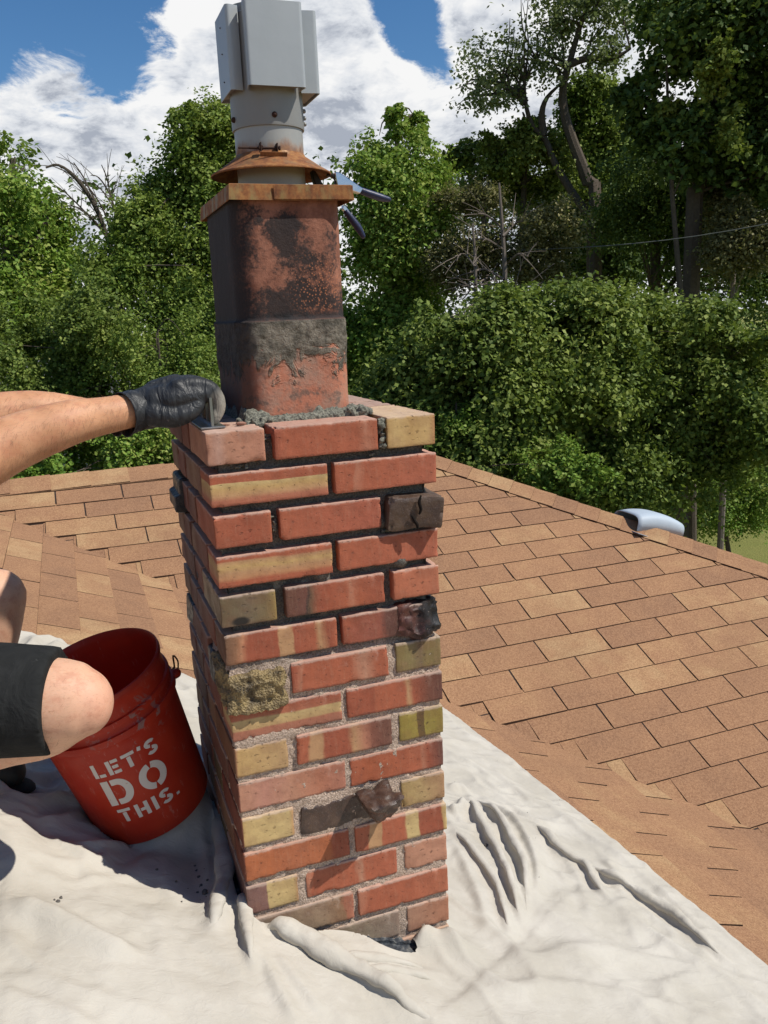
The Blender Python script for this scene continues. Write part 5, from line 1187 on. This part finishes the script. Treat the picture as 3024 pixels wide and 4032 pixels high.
M_SHIRT = fabric('grey_shirt', (.12, .13, .15), (.16, .17, .19))
bm = bmesh.new()
A = lambda pts, rad, **k: add_tube(bm, pts, rad, 24, 5, **k)
A([(-.80, .28, -.24), (-.80, .28, -.10), (-.77, .28, .04), (-.73, .27, .15)], [.165, .160, .165, .12]); A([(-.69, .05, .12), (-.73, .27, .14), (-.71, .49, .12)], [.082, .12, .082]); A([(-.70, .06, .12), (-.60, .03, .07)], [.078, .070]); A([(-.72, .48, .12), (-.61, .43, .08)], [.076, .068])
pp(organic('shirt', bm, M_SHIRT, person, .009, 4))
bm = bmesh.new(); add_ball(bm, (-.675, .265, .375), (.100, .083, .100), 18); add_ball(bm, (-.70, .265, .33), (.085, .08, .09), 16); pp(organic('hair', bm, simple('brown_hair', (.04, .022, .012), .7, bump=200), person, .007, 3))
# shoes
M_SHOE = simple('dark_work_shoe', (.018, .017, .014), .6, 0, .3, 40, (.04, .038, .032), 150, .001); M_SOLE = simple('rubber_sole', (.01, .01, .01), .8)
def shoe(toe, heel, nm='shoe'):
    toe = np.array(toe); heel = np.array(heel); d = toe - heel; L_ = np.linalg.norm(d); bm = bmesh.new(); q = lambda t, h: heel + d * t + np.array([.37, 0, .93]) * h
    add_tube(bm, [q(.10, .045), q(.35, .05), q(.6, .045), (q(.85, .036))], [.040, .040, .045, .038], 16, 4, flat=.9); add_tube(bm, [q(.15, .06), q(.13, .11)], [.040, .042], 14, 2)
    o = pp(organic(nm, bm, M_SHOE, person, .006, 3)); bm = bmesh.new(); add_tube(bm, [q(.04, .012), q(.35, .012), q(.7, .012), q(.95, .014)], [.040, .038, .050, .036], 20, 4, flat=.28, flatdir=(.37, 0, .93)); pp(bm_obj('shoe_sole', bm, M_SOLE, person))
shoe((-.385, .40, zB(-.385, 0) + .022), (-.635, .50, zB(-.635, 0) + .022)); shoe((-.50, .06, zB(-.5, 0) + .03), (-.76, .12, zB(-.76, 0) + .03))

# ------------------------------------------------------------------ trees and shrubs
def leaf_mat(name, dark, mid, light, transl=.35, var=1.0):
    m = bpy.data.materials.new(name); m.use_nodes = True; nt = m.node_tree; nt.nodes.clear(); L = nt.links.new
    out = nt.nodes.new('ShaderNodeOutputMaterial'); geo = nt.nodes.new('ShaderNodeNewGeometry'); n = nt.nodes.new('ShaderNodeTexNoise'); n.inputs['Scale'].default_value = .9; n.inputs['Detail'].default_value = 3; L(geo.outputs['Position'], n.inputs['Vector'])
    a = nt.nodes.new('ShaderNodeMath'); a.operation = 'MULTIPLY_ADD'; L(geo.outputs['Random Per Island'], a.inputs[0]); a.inputs[1].default_value = .55 * var; L(n.outputs['Fac'], a.inputs[2])
    s = nt.nodes.new('ShaderNodeMath'); s.operation = 'SUBTRACT'; L(a.outputs[0], s.inputs[0]); s.inputs[1].default_value = .27
    r = nt.nodes.new('ShaderNodeValToRGB'); L(s.outputs[0], r.inputs[0]); r.color_ramp.elements[0].position = .12; r.color_ramp.elements[0].color = (*dark, 1); r.color_ramp.elements[1].position = .92; r.color_ramp.elements[1].color = (*light, 1); e = r.color_ramp.elements.new(.5); e.color = (*mid, 1)
    b = nt.nodes.new('ShaderNodeBsdfPrincipled'); L(r.outputs[0], b.inputs['Base Color']); b.inputs['Roughness'].default_value = .6; b.inputs['Specular IOR Level'].default_value = .22
    t = nt.nodes.new('ShaderNodeBsdfTranslucent'); mx = nt.nodes.new('ShaderNodeMix'); mx.data_type = 'RGBA'; mx.inputs[0].default_value = .5; L(r.outputs[0], mx.inputs[6]); mx.inputs[7].default_value = (.16, .22, .02, 1); L(mx.outputs[2], t.inputs[0])
    ms = nt.nodes.new('ShaderNodeMixShader'); ms.inputs[0].default_value = transl; L(b.outputs[0], ms.inputs[1]); L(t.outputs[0], ms.inputs[2]); L(ms.outputs[0], out.inputs[0]); return m
LM = {
 'bright': leaf_mat('maple_leaf', (0.097, 0.188, 0.025), (0.199, 0.325, 0.048), (0.388, 0.420, 0.103)),
 'yellow': leaf_mat('yellow_green_leaf', (0.097, 0.142, 0.025), (0.182, 0.239, 0.046), (0.331, 0.365, 0.091)),
 'mid': leaf_mat('elm_leaf', (0.091, 0.154, 0.025), (0.188, 0.268, 0.048), (0.353, 0.410, 0.097)),
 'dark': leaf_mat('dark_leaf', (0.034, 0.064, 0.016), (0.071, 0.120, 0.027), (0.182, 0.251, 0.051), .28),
 'grey': leaf_mat('grey_green_leaf', (0.103, 0.137, 0.051), (0.205, 0.245, 0.097), (0.353, 0.388, 0.194)),
 'hedge': leaf_mat('shrub_leaf', (0.068, 0.114, 0.021), (0.154, 0.217, 0.041), (0.342, 0.393, 0.097), .34),
 'brown': leaf_mat('brownish_leaf', (0.085, 0.085, 0.034), (0.171, 0.160, 0.063), (0.296, 0.262, 0.108), .28),
}
M_BARK = simple('tree_bark', (.07, .055, .042), .95, 0, .1, 20, (.17, .14, .11), 60, .02); M_DEAD = simple('dead_twig', (.16, .13, .11), .95, 0, .1, 20, (.24, .20, .17))
def leaves_mesh(name, blobs, n, size, seed, clump=.32, per=42, droop=0.0, gap=-.06):
    """leaf blades gathered in clumps on and inside the ellipsoids blobs = [(centre, radii)]"""
    rg = np.random.default_rng(seed); vol = np.array([np.prod(r) ** (2 / 3) for c, r in blobs]); vol /= vol.sum(); nc = max(3, n // per)
    C_, R_, D_ = [], [], []
    for (c, r), v in zip(blobs, vol):
        k = max(3, int(nc * v * 1.8)); d = rg.normal(size=(k, 3)); d /= np.linalg.norm(d, axis=1)[:, None]; rad = rg.uniform(.25, 1.0, k) ** .5
        rad = np.where(rg.random(k) < .16, rad * rg.uniform(1.0, 1.42, k), rad)
        bump_ = 1 + .42 * vnoise(d * 1.0 + np.array(c) * .37, 2.4, seed % 97, 3)
        q = np.array(c) + d * np.array(r) * (rad * bump_)[:, None]; ok = vnoise(q, 2.1, seed % 89 + 3, 2) > gap
        if ok.sum() < 2: ok[:] = True
        C_.append(q[ok]); R_.append(np.full(ok.sum(), min(clump, min(r) * .7))); D_.append(d[ok])
    C_ = np.concatenate(C_); D_ = np.concatenate(D_); m_ = len(C_); R_ = np.concatenate(R_) * rg.uniform(.5, 1.45, m_)
    tw = 6; TD = D_[:, None, :] * .75 + rg.normal(size=(m_, tw, 3)) * .65 + [0, 0, .22 - droop]; TD /= np.linalg.norm(TD, axis=2)[:, :, None]
    idx = rg.integers(0, m_, n); tj = rg.integers(0, tw, n); t = rg.uniform(.05, 1.25, n); tdir = TD[idx, tj]
    g = rg.normal(size=(n, 3)); g /= np.linalg.norm(g, axis=1)[:, None]; arch = np.zeros((n, 3)); arch[:, 2] = -t * t * .28
    P = C_[idx] + (tdir * t[:, None] + arch + g * (.10 + .16 * (1.25 - t))[:, None]) * R_[idx][:, None]
    nr = g * .35 + rg.normal(size=(n, 3)) * .55 + [0, 0, .60] + D_[idx] * .35; nr /= np.linalg.norm(nr, axis=1)[:, None]
    a = rg.normal(size=(n, 3)) + [0, 0, -.4 - droop]; a -= (a * nr).sum(1)[:, None] * nr; a /= np.linalg.norm(a, axis=1)[:, None]; b = np.cross(nr, a)
    s = size * rg.uniform(.6, 1.35, n)[:, None]
    V = np.stack([P, P + a * s * .45 + b * s * .36 + nr * s * .08, P + a * s, P + a * s * .5 - b * s * .36 + nr * s * .08], 1).reshape(-1, 3)
    return mesh_np(name, V, np.arange(4 * n).reshape(n, 4))
TREE_SEED = [100]
def tree(name, label, cat, dist, ells, n, size, mat, trunks=(), limbs=14, group=None, clump=.32, per=42, depth=1.0, bark=None, tr=None, droop=0):
    if tr is None: tr = .045 if cat == 'bush' else .12
    n = int(n * 1.5); size = size * .66
    TREE_SEED[0] += 1; sd = TREE_SEED[0]; k = dist / FPX; blobs = []
    rr = random.Random(sd)
    for (u, v, ru, rv) in ells:
        c = at_dist(u, v, dist + rr.uniform(-.5, .5) * depth); blobs.append((c, (ru * k, (ru + rv) / 2 * k * depth, rv * k)))
    bx = np.mean([b[0] for b in blobs], 0); base = (bx[0], bx[1], -5.0)
    if trunks: p = at_dist(*trunks[0][0], dist); base = (p[0], p[1], -5.0)
    root = thing(name, label, cat, base, group); inv = Matrix.Translation(base).inverted()
    o = link('crown', leaves_mesh(name + '_crown', blobs, n, size, sd, clump, per, droop), mat, root); o.matrix_parent_inverse = inv
    bmx = bmesh.new(); pts_all = []
    if trunks:
        for j, tp in enumerate(trunks):
            pts = [at_dist(u, v, dist) for u, v in tp]
            if j == 0: pts = [np.array(base)] + pts
            m_ = len(pts); r0 = tr if j == 0 else tr * .6; add_tube(bmx, pts, [r0 * (1 - .75 * i / (m_ - 1)) for i in range(m_)], 8, 3, cap=None); pts_all += [(q, r0 * (1 - .75 * i / (m_ - 1))) for i, q in enumerate(pts)]
    else:
        top = max(blobs, key=lambda b: b[0][2])[0]; pts = [np.array(base), np.array(base) * .6 + top * .4 + [.15, 0, 0], np.array(base) * .25 + top * .75, top]
        add_tube(bmx, pts, [tr * 1.2, tr, tr * .6, tr * .2], 8, 3, cap=None); pts_all = [(q, tr * .6) for q in catmull([list(p) for p in pts], 4)]
    for i in range(limbs):
        c, r = rr.choice(blobs); tip = np.array(c) + np.array([rr.uniform(-.8, .8) * q for q in r]); st = [p for p in pts_all if p[0][2] < tip[2] + .3] or pts_all; s_ = min(st, key=lambda p: np.linalg.norm(p[0] - tip) + rr.uniform(0, 1.0)); a = s_[0]; m1 = a * .55 + tip * .45 + [rr.uniform(-.15, .15), 0, rr.uniform(0, .25)]
        add_tube(bmx, [a, m1, tip], [min(s_[1], tr * .22), tr * .11, tr * .04], 5, 3, cap=None)
    o = bm_obj('trunk', bmx, bark or M_BARK, root); o.matrix_parent_inverse = inv
    return root
G4 = lambda L_: [(1700 + a * .798, b * .798, c * .798, d * .798) for a, b, c, d in L_]
G4p = lambda L_: [[(1700 + a * .798, b * .798) for a, b in t] for t in L_]
tree('maple_tree', 'bright green leafy tree at the far left with sky gaps in its crown', 'tree', 15, [(60, 640, 55, 60), (30, 780, 130, 110), (140, 880, 110, 90), (-60, 1000, 220, 120), (120, 1040, 170, 100), (310, 1130, 110, 70), (-80, 1230, 200, 150), (230, 1220, 120, 90), (10, 580, 30, 50)], 26000, .115, LM['bright'], [[(-40, 1400), (0, 1150), (30, 950), (50, 700)], [(20, 1050), (150, 930), (190, 860)]], 16, clump=.4)
tree('elm_tree', 'tall dense green tree with a spiky top standing left of the metal vent', 'tree', 13, [(765, 440, 26, 40), (735, 490, 55, 50), (800, 540, 90, 90), (890, 500, 45, 70), (880, 700, 130, 160), (740, 700, 100, 100), (640, 800, 90, 90), (780, 900, 190, 150), (560, 900, 80, 100), (900, 560, 90, 120), (950, 900, 150, 200)], 42000, .085, LM['mid'], [[(800, 1500), (790, 1100), (780, 800), (770, 500)]], 20)
tree('elm_tree', 'mid green tree mass behind the glove, below the spiky topped tree', 'tree', 12, [(640, 1120, 170, 130), (830, 1130, 160, 150), (450, 1090, 90, 90), (780, 1330, 200, 140), (900, 1450, 120, 160)], 34000, .080, LM['mid'], [], 14)
tree('willow_shrub', 'olive green bush filling the left edge above the forearm', 'bush', 10.5, [(60, 1380, 170, 140), (260, 1330, 150, 130), (140, 1580, 220, 150), (400, 1270, 120, 90), (-60, 1500, 150, 250)], 34000, .062, LM['hedge'], [], 12, clump=.24)
tree('willow_shrub', 'light green bush behind the gloved hand', 'bush', 10, [(480, 1480, 190, 170), (720, 1520, 170, 150), (350, 1600, 150, 120), (880, 1650, 90, 130), (620, 1300, 130, 100)], 34000, .058, LM['mid'], [], 12, clump=.22)
tree('willow_shrub', 'darker green bush just above the ridge under the forearm', 'bush', 8.5, [(350, 1790, 260, 110), (640, 1760, 180, 120), (100, 1840, 200, 100), (820, 1800, 150, 130)], 26000, .060, LM['bright'], [], 8, clump=.22)
tree('blossom_shrub', 'pale grey green shrub with small white blossoms right behind the glove', 'bush', 11, [(830, 1560, 70, 90), (780, 1480, 60, 60)], 5000, .055, LM['grey'], [], 6, clump=.2)
tree('maple_tree', 'bright green pointed tree just right of the clay flue', 'tree', 13.5, [(1552, 470, 26, 55), (1640, 500, 28, 60), (1540, 600, 80, 80), (1650, 620, 80, 90), (1470, 690, 80, 90), (1590, 760, 150, 120), (1470, 860, 90, 90), (1600, 930, 140, 110), (1480, 1050, 110, 110), (1620, 1120, 100, 110), (1430, 1230, 90, 120), (1550, 1290, 110, 110), (1700, 760, 60, 90), (1420, 1450, 110, 200)], 44000, .095, LM['bright'], [[(1560, 1500), (1560, 1100), (1570, 800), (1560, 520)]], 18)
tree('slender_tree', 'thin leaning tree with sparse leaves and two curved bare trunks against the clouds', 'tree', 15.5, G4([(230, 330, 90, 110), (170, 470, 60, 60), (330, 380, 100, 90), (300, 480, 110, 50), (480, 180, 130, 130), (430, 300, 80, 60), (560, 60, 150, 90), (700, 120, 110, 110), (860, 60, 120, 90), (820, 240, 130, 70), (620, 350, 110, 60), (900, 300, 60, 40), (640, -100, 300, 120)]), 7500, .10, LM['grey'], G4p([[(810, 1100), (770, 900), (700, 710), (655, 560), (648, 430), (680, 310), (735, 120), (800, -60)], [(800, 1100), (680, 930), (605, 800), (560, 690), (492, 610), (462, 500), (458, 400), (520, 300)], [(462, 500), (385, 440), (300, 405), (210, 420)], [(552, 670), (543, 560), (570, 480), (640, 410)], [(652, 330), (760, 290), (900, 285), (980, 240)], [(462, 510), (420, 470), (330, 465), (230, 470)]]), 60, clump=.34, per=12, tr=.12)
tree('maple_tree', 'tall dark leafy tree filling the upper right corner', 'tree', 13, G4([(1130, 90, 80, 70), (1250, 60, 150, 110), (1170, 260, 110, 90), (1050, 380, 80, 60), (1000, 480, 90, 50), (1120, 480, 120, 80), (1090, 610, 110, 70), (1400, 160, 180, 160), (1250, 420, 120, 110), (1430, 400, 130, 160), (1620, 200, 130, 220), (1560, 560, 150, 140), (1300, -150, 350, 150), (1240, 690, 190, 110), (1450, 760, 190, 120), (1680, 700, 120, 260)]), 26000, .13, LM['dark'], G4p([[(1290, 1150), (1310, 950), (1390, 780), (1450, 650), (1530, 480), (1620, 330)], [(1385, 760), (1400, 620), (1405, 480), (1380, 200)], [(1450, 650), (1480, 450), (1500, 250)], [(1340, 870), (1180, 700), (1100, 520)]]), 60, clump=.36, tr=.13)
tree('maple_tree', 'sunlit yellow green outer branches at the right edge of the picture', 'tree', 12.2, G4([(1150, 90, 50, 40), (1380, 380, 60, 50), (1590, 130, 60, 110), (1640, 40, 60, 60), (1520, 620, 70, 60), (1170, 545, 40, 30), (1440, 250, 40, 50)]), 5500, .095, LM['yellow'], [], 8, clump=.24, per=22, tr=.05)
tree('ash_tree', 'yellow green tree rising between the slender trunks and the dark tree', 'tree', 17, G4([(780, 450, 100, 60), (760, 560, 110, 90), (850, 640, 120, 100), (740, 720, 120, 80), (870, 800, 150, 110), (700, 880, 150, 100), (880, 520, 60, 60)]), 26000, .10, LM['mid'], [], 12)
tree('ash_tree', 'yellowish tree between the pointed bright tree and the leaning trunks', 'tree', 16, G4([(260, 700, 50, 30), (200, 770, 80, 60), (130, 850, 80, 80), (350, 770, 70, 60), (470, 610, 30, 50), (480, 720, 90, 70), (440, 830, 110, 80), (250, 900, 150, 90), (560, 820, 90, 90), (500, 950, 150, 80)]), 26000, .10, LM['yellow'], [], 12)
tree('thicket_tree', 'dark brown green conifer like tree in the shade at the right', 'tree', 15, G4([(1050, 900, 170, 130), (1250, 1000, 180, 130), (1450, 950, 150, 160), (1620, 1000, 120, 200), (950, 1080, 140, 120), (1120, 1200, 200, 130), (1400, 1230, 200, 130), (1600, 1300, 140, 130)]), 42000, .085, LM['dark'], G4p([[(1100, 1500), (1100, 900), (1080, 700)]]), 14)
tree('thicket_tree', 'olive tree with pale twigs at the right edge above the hedge', 'tree', 13, G4([(1480, 1000, 90, 90), (1520, 1130, 90, 90), (1460, 1220, 80, 80), (1620, 1150, 60, 110), (1560, 1350, 110, 80)]), 13000, .07, LM['brown'], G4p([[(1480, 1500), (1480, 1300), (1475, 1100), (1480, 950)]]), 16, clump=.26, bark=M_DEAD, tr=.05)
tree('thicket_tree', 'brownish half bare thicket left of the leaning trunks', 'tree', 12.5, G4([(90, 1050, 90, 100), (200, 1200, 120, 100), (400, 1180, 120, 110), (600, 1130, 110, 100), (250, 1000, 80, 80), (120, 1300, 130, 90), (550, 1300, 130, 90), (680, 1240, 80, 60)]), 21000, .062, LM['brown'], [], 12, clump=.26, per=26)
def twig_tree(name, label, dist, trunk, sprays, mat, tr=.05):
    rr = random.Random(len(sprays) * 31 + int(trunk[0][0])); bmx = bmesh.new(); pts = [at_dist(u, v, dist) for u, v in trunk]; base = (pts[0][0], pts[0][1], -5.0)
    add_tube(bmx, [np.array(base)] + pts, [tr] + [tr * (1 - .8 * i / len(pts)) for i in range(len(pts))], 6, 3, cap=None)
    for sp in sprays:
        q = [at_dist(u, v, dist + rr.uniform(-.4, .4)) for u, v in sp]; add_tube(bmx, q, [tr * .35 * (1 - .75 * i / len(q)) for i in range(len(q))], 5, 3, cap=None)
        for j in range(7):
            i = rr.randrange(len(q) - 1); a = q[i] + (q[i + 1] - q[i]) * rr.random(); d = (q[i + 1] - q[i]); d = d / np.linalg.norm(d); e = d * rr.uniform(.1, .5) + np.array([rr.uniform(-.3, .3), rr.uniform(-.2, .2), rr.uniform(-.2, .35)])
            add_tube(bmx, [a, a + e * .5, a + e + [0, 0, -.04]], [.007, .005, .003], 4, 2, cap=None)
    root = thing(name, label, 'tree', base); o = bm_obj('branches', bmx, mat, root); o.matrix_parent_inverse = Matrix.Translation(base).inverted()
twig_tree('bare_tree', 'leafless tree with dark branches arching against the clouds at the left', 15.5, [(450, 1150), (440, 1000), (410, 900), (370, 800), (300, 700), (230, 650), (180, 660)],
    [[(400, 880), (350, 780), (280, 690), (200, 650)], [(420, 930), (350, 850), (260, 760), (200, 720)], [(440, 960), (420, 860), (380, 780), (330, 720), (280, 700)], [(480, 1000), (470, 880), (430, 760), (390, 700), (360, 690)], [(490, 960), (450, 830), (410, 760), (370, 720)], [(400, 900), (330, 830), (270, 810), (210, 830)], [(380, 800), (330, 700), (290, 640)], [(470, 900), (440, 790), (420, 700), (400, 650)]], M_BARK, .05)
twig_tree('dead_tree', 'dead tree with pale grey drooping branches in front of the thicket', 11.6, [(1995, 1350), (1992, 1180), (1985, 1000), (1975, 850), (1965, 720)],
    [[(1990, 1150), (1930, 1120), (1870, 1130), (1820, 1180)], [(1985, 1100), (1910, 1060), (1850, 1070)], [(1990, 1200), (2040, 1150), (2090, 1130)], [(1985, 1050), (2040, 1000), (2080, 1010)], [(1980, 980), (1910, 940), (1850, 950)], [(1980, 900), (1920, 850), (1880, 840)], [(1990, 1250), (1930, 1230), (1890, 1280), (1860, 1340)], [(1980, 930), (2030, 880), (2060, 870)], [(1990, 1270), (1900, 1180), (1840, 1220), (1800, 1290)]], M_DEAD, .045)
twig_tree('dead_tree', 'second dead grey tree with upright twigs, left of the hedge top', 11.4, [(1880, 1400), (1875, 1200), (1870, 1000), (1860, 880)],
    [[(1875, 1150), (1820, 1120), (1780, 1150)], [(1875, 1200), (1920, 1180), (1950, 1220)], [(1870, 1050), (1830, 1000), (1790, 1010)], [(1872, 1250), (1820, 1240), (1770, 1300)], [(1872, 1120), (1930, 1090), (1960, 1110)]], M_DEAD, .035)
tree('hedge_shrub', 'broad rounded hedge shrub directly right of the chimney top', 'bush', 9.5, [(1760, 1330, 120, 110), (1950, 1300, 130, 110), (1650, 1500, 160, 140), (1880, 1520, 200, 150), (1560, 1660, 150, 130), (1780, 1730, 190, 130), (1980, 1760, 150, 120), (1500, 1780, 120, 100)], 52000, .088, LM['hedge'], [], 10, clump=.26, per=34, group='hedge shrubs behind the roof')
tree('hedge_shrub', 'tall hedge shrub in the middle of the right half', 'bush', 10.2, [(2160, 1240, 120, 90), (2330, 1250, 140, 100), (2150, 1430, 170, 130), (2360, 1450, 180, 150), (2200, 1640, 180, 140), (2420, 1680, 170, 140), (2150, 1850, 170, 110), (2380, 1890, 170, 100)], 52000, .088, LM['hedge'], [], 10, clump=.26, per=34, group='hedge shrubs behind the roof')
tree('hedge_shrub', 'large hedge shrub at the right edge above the lawn', 'bush', 10.8, [(2540, 1280, 140, 90), (2760, 1310, 150, 100), (2620, 1480, 180, 150), (2860, 1490, 170, 150), (2650, 1700, 180, 150), (2880, 1720, 160, 150), (2620, 1900, 140, 100), (2990, 1400, 80, 100), (3010, 1650, 80, 160)], 52000, .088, LM['hedge'], [], 10, clump=.26, per=34, group='hedge shrubs behind the roof')
tree('maple_sapling', 'low bright green shrub between the hip and the hedge', 'bush', 8.6, [(2200, 1830, 110, 60), (2330, 1880, 90, 50), (2080, 1790, 90, 50), (1800, 1660, 70, 60)], 7000, .062, LM['bright'], [], 5, clump=.2)
tree('garden_shrub', 'soft green shrub beside the lawn at the right edge', 'bush', 14, [(2800, 2010, 110, 70), (2920, 2020, 110, 60), (2990, 1930, 60, 90), (2760, 1960, 80, 70), (2650, 2000, 90, 60), (2860, 1900, 100, 80), (3010, 2040, 50, 40)], 17000, .06, LM['bright'], [], 5, clump=.25)
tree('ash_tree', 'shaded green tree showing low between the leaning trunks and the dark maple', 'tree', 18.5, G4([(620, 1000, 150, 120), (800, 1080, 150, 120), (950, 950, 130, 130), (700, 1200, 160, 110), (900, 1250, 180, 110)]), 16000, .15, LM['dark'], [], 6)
o = link('distant_wood', leaves_mesh('distant_wood', [(at_dist(u, v, 26), (2.6, 2.0, 2.4)) for u in range(-600, 3900, 260) for v in (960, 1150, 1400, 1700, 2000)], 62000, .17, 999, .8, 30, gap=-9), LM['dark'], None); o['kind'] = 'stuff'; tag(o, 'dark mass of woodland closing the view behind the trees', 'woodland')
# power line
bmx = bmesh.new(); a, b = at_dist(2050, 985, 11.9), at_dist(3400, 800, 11.9); pts = [a + (b - a) * t + np.array([0, 0, -.12 * math.sin(math.pi * t)]) for t in np.linspace(0, 1, 12)]
add_tube(bmx, pts, [.006] * 12, 5, 1); tag(bm_obj('power_line', bmx, simple('cable_grey', (.12, .13, .12), .6), None), 'thin cable strung across the dark trees at the right', 'cable')
# pale house glimpsed through the leaves
hp = at_dist(90, 1390, 19); hs = thing('neighbour_house', 'pale neighbouring house glimpsed through the bushes at the left', 'house', (hp[0], hp[1], -5))
bmx = bmesh.new(); add_box(bmx, -3, 4.5, 0, 6, 0, 3.1); bm_obj('wall', bmx, simple('white_siding', (.62, .62, .62), .7, bump=30), hs, False)
bmx = bmesh.new(); v = [bmx.verts.new(q) for q in ((-3.3, -.4, 3.1), (4.8, -.4, 3.1), (4.8, 6.4, 3.1), (-3.3, 6.4, 3.1), (-3.3, 3, 4.5), (4.8, 3, 4.5))]
for f in ((0, 1, 5, 4), (2, 3, 4, 5), (0, 4, 3), (1, 2, 5), (0, 3, 2, 1)): bmx.faces.new([v[i] for i in f])
bm_obj('roof', bmx, simple('grey_roof', (.16, .16, .17), .9), hs, False)
for x in (-1.8, .6, 2.8):
    bmx = bmesh.new(); add_box(bmx, x, x + 1.0, -.05, .02, 1.1, 2.3); w_ = bm_obj('window', bmx, simple('window_dark', (.03, .04, .05), .1), hs, False); bmx = bmesh.new(); add_box(bmx, x - .06, x + 1.06, -.07, -.052, 1.02, 1.1); bm_obj('sill', bmx, simple('sill_white', (.7, .7, .7), .6), w_, False)
print('tabs', tab_n, 'bricks', brick_count)

print('tris', sum(len(o.data.loop_triangles) or sum(len(p.vertices) - 2 for p in o.data.polygons) if len(o.data.polygons) < 2000 else len(o.data.polygons) * 2 for o in scene.objects if o.type == 'MESH'))
